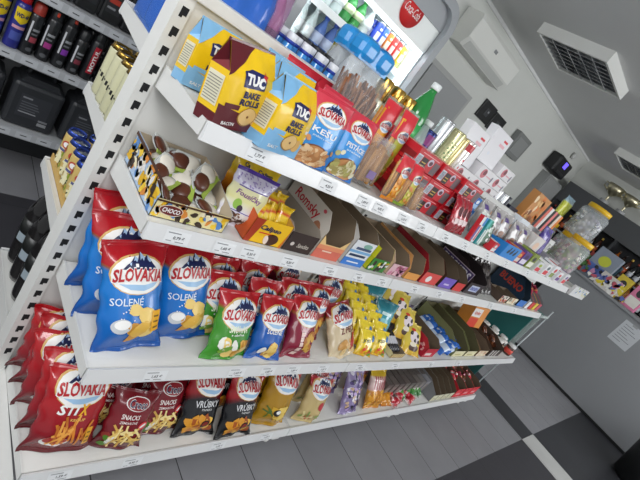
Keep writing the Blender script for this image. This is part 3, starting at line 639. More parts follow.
gum('red and white chewing gum pack standing left of the teal one', 1.345, -.27, ['#c8202c', '#f0f0f0', '#2a6ac0']); gum('white and blue chewing gum pack between red and teal packs', 1.38, -.265, ['#e6ecf2', '#3a8ad0', '#d8303c']); gum('teal chewing gum pack with white lettering strip', 1.415, -.27, ['#1f8f92', '#56c4c0', '#eef6f4']); gum('pale green chewing gum pack right of the teal one', 1.452, -.262, ['#cfe6da', '#2a9a80', '#f6faf8'])
MNT = make_bag('mint_bag', 'mint bag', Bag(.11, .13, .04, 103, .25), zones('film_mint', [(0, '#31523e'), (.5, '#6f8f78'), (.7, '#dfe8e0'), (1, '#e6ece6')]), (lambda D: (blobs(D, -.04, .04, .02, .11, 24, .011, [h('#eef2ee', .4), h('#3a6a4c', .4), h('#20402e', .4), h('#d9e2da', .4)], 4), D)[1])(Dec()))
setbag(MNT, 1.53, -.255, Z4, 22, 8, 'green and white leafy mint bag in front of the grey pouches'); setbag(MNT, 1.57, -.18, Z4, 14, 2, 'green and white mint bag behind the front mint bag')
mini_box('red_white_tin', 'small red and white sweet box beside the blue tray', 'sweet box', .07, .06, .05, ['#d8303c', '#f2f0ee', '#f2f0ee'], (1.60, -.25, Z4), 6)
def pic_grey(D):
    for x in (-.03, .03): D.ell(x, .055, .017, .012, h('#8a5a3c', .4), 2, .4); D.ell(x - .01, .03, .012, .010, h('#3a2a2c', .4), 2)
    D.rect(-.045, -.01, .11, .128, h('#5a3f8a', .35), 2); D.text('Kocky', 0, .085, .05, .014, h('#8a6a7a', .4), 3, 0, .01); D.ell(.03, .105, .014, .011, h('#b98a6a', .4), 2); return D
GREY = make_bag('biscuit_pouch', 'biscuit pouch', Bag(.125, .15, .04, 107, .25), zones('film_grey', [(0, '#a9a4a2'), (1, '#bdbab8')]), pic_grey(Dec()))
for k, x in enumerate((1.66, 1.80, 1.95, 2.10, 2.27)): setbag(GREY, x, -.12 - .012 * (k % 2), Z4, 14, 0, 'grey biscuit pouch with violet corner tag, %s in its row' % ('first', 'second', 'third', 'fourth', 'last')[k], 'grey biscuit pouches', 0, 1.2)
def blue_tray():
    root = thing('blue_display_tray', 'bright blue open display tray at the upper shelf front with dark silhouettes', 'display tray', (1.80, -.21, Z4)); m = h('#2a8ad8', .4)
    B().box(-.10, .10, -.07, .07, 0, .003, m).build('tray_base', root); b = B().box(-.10, .10, -.072, -.069, 0, .075, m); D = Dec(0)
    for x in (-.04, .0, .045): D.ell(x, .04, .016, .012, h('#12233a', .4), 1, .5, 9); D.rect(x - .003, x + .012, .044, .064, h('#12233a', .4), 2)
    D.build(b, frontF(-.072), .0005); b.build('front_panel', root)
    for s in (-1, 1): B().prism([(-.07, 0), (.07, 0), (.07, .05), (-.07, .075)], s * .10 - .0015, s * .10 + .0015, m, 'x').build('side_panel', root)
blue_tray()
CARD = [('#c8303a', '#e8d8d0', '#e0a03a'), ('#5a3f8a', '#e8e0f0', '#3a2a5a'), ('#8a9a3a', '#f0f0e0', '#2a2a2c'), ('#e0e2e4', '#d8303c', '#a9c43a'), ('#f0f0f0', '#d8303c', '#5a6a6e'), ('#eceef0', '#8a9a50', '#d8303c'), ('#f0f0f2', '#6a3f8a', '#d8303c'), ('#e6e6e8', '#d8303c', '#6a3f8a')]
NM = ['crimson', 'violet', 'olive green', 'white and red with green dot', 'white and red with grey dot', 'white and olive', 'white and violet', 'pale grey and red']
for k, x in enumerate((1.95, 2.05, 2.17, 2.33, 2.49, 2.63, 2.79, 2.95)):
    mini_box('sweets_box', '%s sweets box at the upper shelf front' % NM[k], 'sweets box', .11, .09, .07 + .012 * (k % 3), CARD[k], (x, -.225, Z4), 3)
def pic_pur(D):
    for k in range(6): D.rect(-.06 + .022 * k, -.054 + .022 * k, .02, .20, h(('#8a70c0', '#3f2f86')[k % 2], .3), 2)
    return D
PUR = make_bag('purple_multipack', 'sweets multipack', Bag(.17, .25, .06, 109, .2), zones('film_purple', [(0, '#5a469c'), (1, '#4a3a94')]), pic_pur(Dec()))
setbag(PUR, 2.62, -.10, Z4, 8, 0, 'shiny purple striped multipack standing behind the white sweets boxes')
mini_box('white_biscuit_carton', 'white carton with brown biscuit picture left of the purple multipack', 'biscuit carton', .16, .08, .17, ['#d9d4d2', '#a9704a', '#e9c8b0'], (2.42, -.10, Z4), 0)
mini_box('white_penguin_carton', 'white carton with dark blue blot behind the grey pouches', 'biscuit carton', .14, .06, .20, ['#dfe4ea', '#dfe4ea', '#22306a'], (2.24, -.03, Z4), 0)
mini_box('grey_carton', 'long grey carton with red corner near the shelf end', 'carton', .28, .12, .10, ['#a9a8aa', '#b9383c', '#8a8c90'], (2.88, -.09, Z4), 0)
# ================================================================== middle shelf: sweet cartons
KR = h('#8a7862', .7); KRD = h('#6a5a48', .7)
def carton(name, label, cat, x0, x1, yf, yb, z, hf, hb, out, front, cut=.05, inn=None, left=None, frontp=None, notch=None, parent=None):
    """open display carton: horizontal sides cut down to a low front"""
    root = thing(name, label, cat, ((x0 + x1) / 2, (yf + yb) / 2, z)); w, d = (x1 - x0) / 2, (yb - yf) / 2; t = .0016; mo, mf = h(out, .45), h(front, .45); mi = inn or KR
    B().box(-w, w, -d, d, 0, t, mi).build('tray_base', root)
    prof = [(-d, 0), (d, 0), (d, hb), (-d + cut, hb), (-d, hf + (hb - hf) * .25 if hf < hb else hf)]
    for s in (-1, 1):
        b = B(); xo, xi = s * w, s * (w - t); b.prism(prof, min(xo, (xo + xi) / 2), max(xo, (xo + xi) / 2), mo, 'x'); b.prism(prof, min(xi, (xo + xi) / 2), max(xi, (xo + xi) / 2), mi, 'x')
        if s < 0 and left:
            D = Dec(0); left(D, d, hb); D.build(b, planeF((-w, 0, 0), (0, -1, 0), (0, 0, 1), (-1, 0, 0)), .0005)
        b.build('side_panel', root)
    b = B(); poly = [(-w, 0), (w, 0), (w, hf), (-w, hf)] if not notch else [(-w, 0), (w, 0), (w, hf), (w * .55, hf * notch), (-w * .55, hf * notch), (-w, hf)]
    b.prism(poly, -d, -d + t * .5, mf, 'y'); b.prism(poly, -d + t * .5, -d + t, mi, 'y')
    if frontp: D = Dec(0); frontp(D, w, hf); D.build(b, frontF(-d), .0005)
    b.build('front_panel', root); B().box(-w, w, d - t, d, 0, hb, mi).build('back_panel', root); return root
def spl(cols, n, seed, r=.014):
    def f(D, w, hf): blobs(D, -w * .9, w * .9, hf * .12, hf * .88, n, min(r, hf * .22), [h(c, .4) for c in cols], seed, 1, .6)
    return f
# chocolate egg box
CC = ['#f0c83a', '#e8e4e0', '#5a8ac8', '#3a2a20', '#d98a3a', '#f2e6c0', '#e0b020']
def cf(D, w, hf):
    spl(CC, 40, 3, .012)(D, w, hf); D.rect(-w, w, hf * .9, hf, h('#4a2a1a', .4), 6); D.ell(-w * .58, hf * .55, w * .3, hf * .3, h('#e8d9c0', .4), 7); D.ell(-w * .58, hf * .55, w * .28, hf * .26, h('#6a1f1c', .4), 8); D.text('CHOCO', -w * .58, hf * .55, w * .44, hf * .26, WHT, 9, 0, .03)
def cl(D, d, hb): spl(CC, 60, 5, .016)(D, d, hb); D.rect(-d, d, hb * .9, hb, h('#4a2a1a', .4), 6)
carton('chocolate_egg_box', 'colourful low display box of half chocolate eggs at the left shelf end', 'sweets box', .030, .232, -.262, -.02, Z3, .05, .088, '#a9c0dc', '#e6d9a0', .16, h('#b8a890', .7), cl, cf)
def egg():
    root = thing('chocolate_egg', '', 'chocolate egg'); b = B(); b.lathe([(.036, 0), (.037, .003), (.033, .004), (.0325, .002), (.02, .001), (.0001, .001)], mat('blister', '#dfe2e2', .15, clear=.35), 16, (0, 0, 0), True, 1.25, .85); b.build('blister_rim', root)
    b = B(); b.lathe([(.025, .002), (.024, .010), (.019, .017), (.010, .021), (.0001, .022)], h('#5a3020', .35, coat=.2), 16, (-.012, 0, 0), True, 1.0, .95); b.build('chocolate', root)
    b = B(); b.lathe([(.022, .003), (.022, .009), (.015, .015), (.0001, .017)], h('#e2dccf', .4), 14, (.018, 0, .001), True, .95, 1.15); b.build('white_half', root)
    b = B(); b.prism([(-.042, -.030), (.034, -.034), (.038, -.022), (-.036, -.018)], .0045, .009, h('#9ab04a', .4), 'z'); b.prism([(-.030, .018), (.036, .014), (.034, .026), (-.026, .029)], .0045, .008, h('#c9ccc8', .3), 'z').build('wrapper_strip', root); return Proto(root)
EG = egg(); q = random.Random(12); n = 0
EW = ['back left corner', 'back', 'back right', 'left side', 'centre', 'right side', 'left middle', 'middle front', 'front right', 'front left', 'front centre', 'front right corner']
for j, y in enumerate((-.06, -.115, -.165, -.215)):
    for i, x in enumerate((.075, .130, .188)):
        EG.put((x + q.uniform(-.006, .006), y + q.uniform(-.008, .008), Z3 + .020 + .011 * (3 - j) + .012 * ((i + j) % 2)), (q.uniform(-.5, .9), q.uniform(-.7, .5), q.uniform(-1.2, 1.9)), 'half chocolate egg in clear blister, %s of the egg box' % EW[j * 3 + i], None, (1.05, 1.05, .6))
for i in range(6):
    EG.put((.07 + .052 * (i % 3), -.085 - .09 * (i // 3), Z3 + .008), (q.uniform(-.2, .2), q.uniform(-.2, .2), q.uniform(0, 3)), 'half chocolate egg buried in the lower layer of the egg box', 'eggs in the lower layer')
for i, (x, y, a) in enumerate(((.085, -.05, .5), (.14, -.095, -.3), (.175, -.15, .9))):
    EG.put((x, y, Z3 + .078), (.6, .4 - .5 * i, a), 'half chocolate egg lying on top of the egg pile, %s one' % ('back left', 'middle', 'right')[i], None, (1.05, 1.05, .65))
# violet topped white bag
def pic_f():
    D = Dec(); D.rect(-.05, .05, .118, .121, h('#5a3f9a', .35), 2); q2 = random.Random(2)
    for _ in range(60): D.ell(q2.uniform(-.06, .06), q2.uniform(.124, .152), .003, .002, h('#9a8ac0', .35), 1, q2.uniform(0, 3), 6)
    D.text('Fousíčky', -.006, .098, .085, .02, h('#7a3a8a', .35), 3, -.08, .015, .15); D.ell(-.03, .07, .013, .015, h('#8fb84a', .4), 2); D.ell(-.018, .06, .009, .010, h('#3a2a3a', .4), 3)
    blobs(D, -.035, .045, .012, .045, 16, .012, [h('#5a3a2a', .4), h('#7a5238', .4), h('#e6ddd6', .4)], 3); D.rect(-.055, .055, .050, .052, h('#5a3f9a', .35), 2); return D
FOU = make_bag('sweets_bag', 'sweets bag', Bag(.135, .165, .055, 113, .22), zones('film_violet_white', [(0, '#e6e3ee'), (.3, '#e6e3ee'), (.5, '#e2dfa0'), (.72, '#e6e2b8'), (.74, '#dcd8ea'), (.93, '#d4cfe6'), (.94, '#4b318f'), (1, '#4b318f')]), pic_f())
setbag(FOU, .285, -.215, Z3, 12, -12, 'white and violet sweets bag between egg box and yellow box', None, 0)
FOU2 = make_bag('sweets_bag', 'sweets bag', Bag(.12, .155, .05, 115, .22), zones('film_yellow_brown', [(0, '#c9481c'), (.5, '#d98a1c'), (.7, '#e6c02a'), (1, '#e0c030')]), (lambda D: (D.ell(0, .09, .035, .03, h('#e6c07a', .4), 1), D.ell(0, .09, .028, .023, h('#5a2f20', .4), 2), D.ell(.004, .084, .02, .012, h('#f0e0c4', .4), 3), D.text('Calipso', 0, .128, .06, .015, NVY, 3, 0, .03, .2), D)[-1])(Dec()))
setbag(FOU2, .385, -.10, Z3, 10, -8, 'yellow and red sweets bag with round biscuit picture behind the yellow box'); setbag(FOU2, .345, -.06, Z3, 4, 6, 'yellow sweets bag furthest back behind the yellow box')
def calf(D, w, hf):
    D.poly([(-w, 0), (-w * .72, 0), (-w * .5, hf), (-w, hf)], h('#a8381c', .4), 1); D.poly([(w, 0), (w * .86, 0), (w * .96, hf * .6), (w, hf)], h('#d9781c', .4), 1)
    D.text('Calipso', -w * .02, hf * .66, w * 1.1, hf * .26, NVY, 3, -.03, .035, .2); D.rect(-w * .5, w * .3, hf * .44, hf * .49, h('#d8452a', .4), 2)
    D.ell(w * .3, hf * .26, w * .36, hf * .24, h('#4a2a1c', .4), 2); D.ell(w * .02, hf * .22, w * .12, hf * .2, h('#f0dcd0', .4), 3, .4)
carton('yellow_biscuit_box', 'yellow open box with dark round biscuit picture at the middle shelf front', 'biscuit box', .298, .436, -.268, -.13, Z3, .078, .085, '#c9541c', '#f2c01c', .03, h('#c99a3a', .6), None, calf)
MINI = make_bag('mini_sweet', 'sweet', Bag(.05, .07, .022, 117, .25), zones('film_mini_y', [(0, '#e6b81c'), (.5, '#f0d03a'), (.6, '#c8381c'), (.75, '#e6c02a'), (1, '#e6c02a')]), None, 8, 10)
for k in range(8): setbag(MINI, .325 + .03 * (k % 4), -.235 + .04 * (k // 4), Z3 + .035 + .004 * k, 30, 30 * (k % 3) - 20, 'small yellow wrapped sweet heaped inside the yellow box', 'wrapped sweets in the yellow box', 10 * (k % 3))
def brf(D, w, hf): D.text('Sandita', w * .25, hf * .38, w * .85, hf * .22, h('#cfc4b8', .4), 2, 0, .01, .2); D.ell(-w * .55, hf * .4, w * .13, hf * .1, h('#d9cfc8', .4), 2)
carton('brown_sweets_box', 'dark brown open box with pale script on its front, between yellow and white boxes', 'sweets box', .442, .560, -.268, -.03, Z3, .068, .085, '#b3a99a', '#3a2c28', .02, h('#a0968a', .7), None, brf)
def roml(D, d, hb):
    D.text('Romsky', -.015, hb * .70, d * 1.15, hb * .3, h('#c8283a', .4), 2, .0, .015, .1); D.ell(d * .62, hb * .36, d * .19, hb * .30, h('#b07a5c', .5), 1, .2); D.ell(d * .55, hb * .9, .008, .006, h('#d85a6a', .4), 2)
def romf(D, w, hf): D.rect(-w, w, 0, hf * .4, h('#d9705c', .4), 1); D.rect(-w, w, hf * .4, hf * .58, h('#e8946a', .4), 1); D.rect(-w * .5, w * .2, hf * .3, hf * .36, h('#f6d6c0', .4), 2)
carton('white_wafer_box', 'tall white open box with red script on its side panel', 'wafer carton', .572, .702, -.266, -.01, Z3, .088, .15, '#ddd6cc', '#eec98a', .035, KR, roml, romf, .62)
def bwf(D, w, hf):
    D.rect(-w, w, hf * .0, hf * .30, h('#3f7fd0', .4), 1); D.rect(-w, w, hf * .52, hf * .62, h('#7fb4e0', .4), 1); D.rect(-w * .8, w * .7, hf * .38, hf * .47, h('#2a3a5a', .4), 2); D.rect(-w * .6, w * .8, hf * .66, hf * .76, h('#4a5a7a', .4), 2); D.ell(w * .3, hf * .84, w * .4, hf * .1, h('#8ab8a8', .4), 2); D.rect(-w * .6, w * .5, hf * .12, hf * .17, h('#eef2f6', .4), 2)
carton('blue_white_milk_bar_box', 'white open box with blue bands on its tall front', 'sweets box', .722, .842, -.266, -.01, Z3, .105, .14, '#d9d6d2', '#e6eaee', .04, KR, None, bwf)
carton('green_yellow_box', 'green open box with yellow rim edges right of the blue banded box', 'sweets box', .875, .985, -.266, -.01, Z3, .055, .10, '#c9d02a', '#3f8a3a', .02, KR, lambda D, d, hb: D.rect(-d, d, hb * .55, hb, h('#dede2a', .4), 1), spl(['#f0f0ea', '#3a2a2a', '#e6d83a', '#4a9a3a'], 24, 6))
carton('pink_sweets_box', 'pale pink open box with pink swirls on the front', 'sweets box', 1.01, 1.12, -.266, -.01, Z3, .055, .095, '#d9b8a8', '#e6bcc4', .035, KR, None, spl(['#d98aa8', '#f2d0d8', '#a85a6a'], 18, 7))
carton('orange_sweets_box', 'orange edged open kraft box beside the pink box', 'sweets box', 1.14, 1.25, -.266, -.01, Z3, .035, .10, '#d9a060', '#e6a050', .03, KR)
carton('red_sweets_box', 'red open box with dark red side and white mark on the front', 'sweets box', 1.27, 1.42, -.266, -.01, Z3, .06, .12, '#9a1a28', '#e0524c', .05, KR, None, lambda D, w, hf: D.ell(-w * .2, hf * .45, w * .3, hf * .28, WHT, 1))
carton('violet_edge_box', 'open box with violet front right of the red box', 'sweets box', 1.45, 1.58, -.266, -.01, Z3, .06, .11, '#4a3828', '#7a60c4', .05, KRD, None, lambda D, w, hf: D.rect(-w * .4, w * .4, hf * .3, hf * .45, h('#d9cfee', .4), 1))
carton('red_front_box', 'small open box with coral red front left of the dark chocolate bar box', 'sweets box', 1.60, 1.70, -.266, -.01, Z3, .05, .10, '#3a2a20', '#d8403c', .05, KRD)
def snl(D, d, hb): D.rect(-d * .9, d * .9, hb * .30, hb * .82, h('#c9bcc8', .4), 1); D.rect(-d * .88, d * .88, hb * .33, hb * .79, h('#4a3a6a', .4), 2); D.text('SNICKERS', 0, hb * .56, d * 1.6, hb * .34, h('#e6e2ea', .4), 3, 0, .03, .1)
def snf(D, w, hf): D.rect(-w * .6, w * .5, hf * .25, hf * .8, h('#c9d0ea', .4), 1); D.text('SNICKERS', -w * .05, hf * .52, w * .95, hf * .3, h('#3a4aa8', .4), 2, 0, .03)
carton('chocolate_bar_box', 'dark brown chocolate bar box with name in a framed panel on its side', 'chocolate bar box', 1.74, 1.93, -.262, -.01, Z3, .07, .135, '#2e2024', '#33262a', .09, h('#241a1c', .6), snl, snf)
def flow(name, col, band, txt, seed, w=.036, L_=.11):
    return make_bag(name, 'chocolate bar', Bag(w, L_, .022, seed, .12, .8, .07, .04), zones('film_' + name, [(0, col), (.3, col), (.34, band), (.66, band), (.7, col), (1, col)]), (lambda D: (D.text(txt, 0, L_ * .5, L_ * .3, w * .35, WHT, 3, PI / 2, .03) if txt else None, D)[-1])(Dec()), 8, 12)
BARG = flow('grey_chocolate_bar', '#3a3434', '#5a5250', None, 121, .05, .135)
q = random.Random(31)
for k in range(18):
    setbag(BARG, 1.975 + .052 * (k % 5) + q.uniform(-.008, .008), -.225 + .055 * (k // 5), Z3 + .004 + .022 * (k // 5), 48 - 16 * (k // 5), q.uniform(-18, 18), 'grey-brown wrapped chocolate bar in the loose heap right of the dark box', 'grey wrapped bars in the heap', q.uniform(-10, 10))
carton('red_black_bar_box', 'white open box with red and black front right of the grey bars', 'sweets box', 2.24, 2.36, -.266, -.16, Z3, .05, .05, '#5a4a40', '#e6ddd0', .01, KRD, None, spl(['#e0482a', '#2a2426', '#f0a03a', '#e6e2dc'], 16, 9))
carton('cream_bar_box', 'cream open box with dark and orange spots on its front', 'sweets box', 2.38, 2.53, -.266, -.16, Z3, .05, .05, '#6a5a48', '#eee4c8', .01, KRD, None, spl(['#3a2a26', '#e09a6a', '#f6f0e0'], 10, 10))
def bul(D, d, hb): D.text('BUENO', 0, hb * .6, d * 1.4, hb * .3, h('#c8402a', .4), 2, 0, .03)
carton('dark_blue_bar_box', 'dark blue tall open box with red lettering on its side panel', 'chocolate bar box', 2.58, 2.72, -.262, -.01, Z3, .05, .165, '#16324a', '#3a78c8', .07, h('#122838', .6), bul)
for k, (c, nm) in enumerate((('#e6e6e8', 'white'), ('#d8403c', 'red'), ('#e6c84a', 'yellow'), ('#c8586a', 'rose'))):
    carton('divider_tray', 'narrow open tray with %s front near the far end of the middle shelf' % nm, 'display tray', 2.74 + .08 * k, 2.805 + .08 * k, -.266, -.03, Z3, .06, .10, c, c, .06, h('#8a8a8c', .6))
CANDY = make_bag('wrapped_candy', 'candy', Bag(.045, .075, .028, 127, .3), zones('film_candy', [(0, '#a8284a'), (.4, '#c83a5a'), (.5, '#e6a05a'), (.6, '#8a1f3a'), (1, '#a8284a')]), None, 8, 10)
for k in range(8): setbag(CANDY, 2.78 + .036 * k, -.20 + .04 * (k % 3), Z3 + .085, 50, 25 * (k % 3), 'pink wrapped candy in the divider trays at the far shelf end', 'pink candies in the divider trays')
# ================================================================== second shelf, right half
JEL = make_bag('jelly_bag', 'jelly sweets', Bag(.10, .115, .035, 131, .25), zones('film_jelly', [(0, '#d9a81c'), (.3, '#f0d02a'), (.95, '#f2da3a'), (1, '#e6c82a')]), (lambda D: (D.text('JOJO', -.008, .066, .05, .018, h('#4a5a3a', .4), 3, .1, .03), blobs(D, -.03, .04, .012, .045, 9, .010, [h('#d8482a', .4), h('#5a9a3a', .4), h('#e6902a', .4), h('#3a6ab0', .4)], 3), D.ell(.03, .082, .010, .014, h('#3a7ab8', .4), 2), D)[-1])(Dec()), 12, 14)
ORD = ['front', 'second', 'third', 'fourth', 'fifth', 'sixth', 'seventh', 'rearmost']
for c, x in enumerate((1.155, 1.265)):
    for k in range(7): setbag(JEL, x + .005 * (k % 2), -.355 + .047 * k, Z2 + .012 * k, 34 - 2 * k, -14 - 4 * (k % 2), 'yellow jelly sweets bag, %s in the %s column' % ('rearmost' if k == 6 else ORD[k], ('left', 'right')[c]), 'yellow jelly bags')
TEAL = make_bag('teal_sweets_bag', 'sweets bag', Bag(.135, .19, .045, 133, .25), zones('film_teal', [(0, '#2a8a9a'), (.6, '#3f9fb0'), (.8, '#2f8494'), (1, '#2a7888')]), (lambda D: (D.ell(0, .08, .035, .025, h('#8fd0d8', .35), 1), D.rect(-.03, .03, .12, .135, h('#c9e8ea', .35), 2), D)[-1])(Dec()), 14, 16)
for k, (y, x) in enumerate(((-.245, 1.352), (-.15, 1.335), (-.06, 1.315))): setbag(TEAL, x, y, Z2 + .02 * k, 26, -22 + 4 * k, 'glossy teal sweets bag, %s of the three beside the yellow jelly bags' % ('front', 'middle', 'rearmost')[k])
def pic_cow():
    D = Dec(); D.ell(.005, .075, .032, .026, h('#e6d9de', .4), 1); 
    for x, z in ((-.02, .09), (.025, .085), (.005, .062), (.03, .06)): D.ell(x, z, .010, .008, h('#2a2226', .4), 2, .5, 9, .4, random.Random(1))
    D.ell(.004, .032, .03, .014, h('#4a2a20', .4), 2); D.ell(-.004, .045, .02, .010, h('#f0e6d0', .4), 3); D.ell(-.01, .105, .015, .006, h('#d8402a', .4), 2); return D
COW = make_bag('spotted_sweets_bag', 'sweets bag', Bag(.115, .14, .035, 137, .25), zones('film_cow', [(0, '#d9a82a'), (.3, '#e8cc4a'), (1, '#e6d060')]), pic_cow(), 12, 14)
for k in range(5): setbag(COW, 1.56 - .030 * k, -.355 + .072 * k, Z2 + .034 * k, 48 - 5 * k, -20, 'yellow sweets bag with dark spots, %s in its column' % ('front', 'second', 'third', 'fourth', 'rearmost')[k], 'yellow spotted sweets bags', 0, 1.2)
carton('striped_bar_tray', 'cream edged open tray of black and white striped bars beside the spotted bags', 'display tray', 1.365, 1.475, -.368, -.22, Z2, .025, .03, '#d9cfa0', '#e0d6a8', .01, KR, None, lambda D, w, hf: [D.poly([(-w + .02 * k, 0), (-w + .02 * k + .01, 0), (-w + .02 * k + .018, hf), (-w + .02 * k + .008, hf)], h('#b88a3a', .4), 1) for k in range(6)])
STR = flow('striped_bar', '#2a2830', '#d9d9e0', None, 139, .02, .11)
for k in range(4): setbag(STR, 1.385 + .022 * k, -.345, Z2 + .018, 72, 0, 'black and white striped bar lying in the cream edged tray', 'striped bars in the tray')
GPB = make_bag('violet_grey_bag', 'sweets bag', Bag(.12, .16, .045, 141, .25), zones('film_vgrey', [(0, '#6a6074'), (.5, '#8a8094'), (1, '#4a3a54')]), (lambda D: (blobs(D, -.04, .04, .03, .12, 14, .012, [h('#c9c2cc', .4), h('#4a3f54', .4)], 3), D)[-1])(Dec()), 12, 14)
for k in range(3): setbag(GPB, 1.60 + .015 * k, -.19 + .075 * k, Z2 + .02 * k, 14, 0, 'violet grey sweets bag behind the crimson box, %s of three' % ('front', 'middle', 'rear')[k])
carton('crimson_sweets_box', 'crimson open box with white strip on its front, beside the spotted bags', 'sweets box', 1.665, 1.79, -.366, -.14, Z2, .06, .095, '#b01a34', '#c8243c', .04, KRD, lambda D, d, hb: blobs(D, -d * .2, d * .8, hb * .3, hb * .8, 8, .008, [h('#e6a0a8', .4), h('#7a1024', .4)], 3), lambda D, w, hf: D.rect(-w * .7, w * .3, hf * .2, hf * .5, h('#e8dcd8', .4), 1))
BLP = flow('blue_wafer_bar', '#2a6ac4', '#cfe0f2', None, 143, .06, .13)
for k in range(15): setbag(BLP, 1.865 + .045 * (k % 3) , -.335 + .05 * (k // 3), Z2 + .012 + .012 * (k % 2), 66, -86, 'blue and white wafer bar in the flat pile beside the crimson box', 'blue wafer bars in the pile', 0)
for k, x in enumerate((2.02, 2.19)): carton('olive_carton', 'olive open carton with cream front, %s of the two' % ('left', 'right')[k], 'carton', x, x + .15, -.366, -.03, Z2, .045, .115, '#7c7f52', '#e6e0b8', .10, h('#5a5638', .6), None, lambda D, w, hf: D.rect(-w * .6, w * .4, hf * .3, hf * .5, h('#b9b06a', .4), 1))
carton('cream_peach_carton', 'open brown carton with peach and cream front below the red and white box', 'carton', 2.37, 2.52, -.366, -.03, Z2, .05, .085, '#8a6a4c', '#ecd9bc', .06, KRD, None, spl(['#e0a080', '#f2e8d4', '#c97a5a'], 10, 8))
def rwp(D, w, hh): D.rect(-w * .5, w * .1, 0, hh * .45, h('#d8381c', .4), 1); D.rect(-w * .5, w * .1, hh * .5, hh * .9, h('#ece8e6', .4), 1); D.text('kinder', -w * .18, hh * .7, w * .4, hh * .18, h('#d8482a', .4), 2, 0, .02); D.rect(w * .1, w * .5, 0, hh, h('#e0903a', .4), 1)
mini_box('red_white_orange_box', 'red, white and orange box standing up behind the peach fronted carton', 'sweets box', .20, .09, .15, ['#e0903a', '#ece8e6', '#d8381c', '#c85a2a'], (2.45, -.16, Z2 + .087), -4, 12, rwp)
carton('dark_brown_carton', 'dark brown open carton of brown sweets near the far end of the shelf', 'carton', 2.56, 2.78, -.366, -.03, Z2, .055, .10, '#4a3a2e', '#3a2c28', .10, h('#4a3a2e', .6), None, lambda D, w, hf: [D.rect(-w * .7 + .05 * k, -w * .55 + .05 * k, 0, hf, h('#e6e2de', .4), 1) for k in range(3)])
NUTB = make_bag('brown_sweet', 'sweet', Bag(.05, .07, .03, 149, .3), zones('film_brown', [(0, '#5a3020'), (.5, '#7a4a30'), (1, '#4a2418')]), None, 8, 10)
for k in range(14): setbag(NUTB, 2.60 + .036 * (k % 5), -.30 + .07 * (k // 5), Z2 + .03 + .012 * (k % 3), 50, 40 * (k % 4), 'brown wrapped sweet heaped in the dark brown carton', 'brown sweets in the carton')
def jar(cap, body, lab):
    root = thing('spread_jar', '', 'jar'); B().lathe([(.001, 0), (.030, 0), (.033, .006), (.033, .062), (.028, .070), (.0001, .070)], h(body, .15, coat=.3), 16).build('glass_body', root)
    b = B(); b.lathe([(.0335, .016), (.0335, .052)], h(lab, .4), 16); b.build('label_band', root); B().lathe([(.029, .070), (.030, .072), (.030, .086), (.027, .088), (.0001, .088)], h(cap, .35), 16).build('lid', root); return Proto(root)
J1 = jar('#e6e2dc', '#3a2418', '#8a6a4a'); J2 = jar('#e6e6e6', '#4a2a1c', '#d84838')
for k in range(8): J1.put((2.83 + .075 * (k % 2), -.29 + .085 * (k // 2), Z2 + .001 + .0), (0, 0, 0), 'brown spread jar with pale lid, %s row %s' % (('front', 'second', 'third', 'rear')[k // 2], ('left', 'right')[k % 2]), 'brown spread jars')
for k in range(3): J2.put((2.99, -.34 + .085 * k, Z2), (0, 0, 0), 'red labelled spread jar at the shelf end, %s of three' % ('front', 'middle', 'rear')[k])
mini_box('white_dotted_box', 'white box with dark dots behind the spread jars', 'box', .16, .05, .2, ['#dcdad6', '#8a8a8a', '#4a4a4a'], (2.9, -.035 + .005, Z2), 0, 0, lambda D, w, hh: blobs(D, -w * .4, w * .4, hh * .1, hh * .9, 26, .007, [h('#5a5654', .4)], 2, 1))
# ================================================================== bottom shelf, right half
def stick_box(label, x, y, col, L_=.30, rz=0): return mini_box('bar_carton', label, 'bar carton', .055, L_, .115, [col, '#7a706c', '#9a908a', '#5a524e'], (x, y, Z1), rz, 0, lambda D, w, hh: D.rect(-w * .3, w * .3, hh * .2, hh * .8, h('#8a807c', .4), 1))
for k, c in enumerate(('#5f5653', '#6a605c', '#58504e', '#645a57', '#5c5452', '#706864', '#7f7a78', '#8a8a90')): stick_box('grey-brown flat bar carton, %s from the orange bag' % ('first', 'second', 'third', 'fourth', 'fifth', 'sixth', 'seventh', 'eighth')[k], 1.815 + .066 * k, -.16, c)
RC = make_bag('wrapped_candy', 'candy', Bag(.05, .085, .034, 151, .3), zones('film_rcandy', [(0, '#e6e0dc'), (.22, '#b81c2c'), (.75, '#c8283a'), (.8, '#e8e2de'), (1, '#d83a44')]), None, 8, 10)
GC = make_bag('wrapped_candy', 'candy', Bag(.05, .085, .034, 153, .3), zones('film_gcandy', [(0, '#e6e6dc'), (.22, '#2f7a3a'), (.75, '#5a9a4a'), (.8, '#e8e6de'), (1, '#e0e0d0')]), None, 8, 10)
OCY = make_bag('wrapped_candy', 'candy', Bag(.06, .085, .034, 155, .3), zones('film_ocandy', [(0, '#c97a1c'), (.5, '#e09a2a'), (1, '#c8801c')]), None, 8, 10)
q = random.Random(9)
for k in range(4): setbag(OCY, 1.80 + .035 * (k % 2), -.365 + .03 * (k // 2), Z1 + .004, 60, q.uniform(-60, 60), 'orange wrapped candy lying beside the orange bag', 'loose orange candies')
for k in range(10): setbag(RC, 1.87 + .03 * k, -.365 + .028 * (k % 2), Z1 + .004 + .012 * (k % 2), 65, q.uniform(-80, 80), 'red wrapped candy loose on the bottom shelf front', 'loose red candies')
for k in range(7): setbag(GC, 2.03 + .033 * k, -.35 + .026 * (k % 2), Z1 + .016, 60, q.uniform(-80, 80), 'green wrapped candy loose on the bottom shelf front', 'loose green candies')
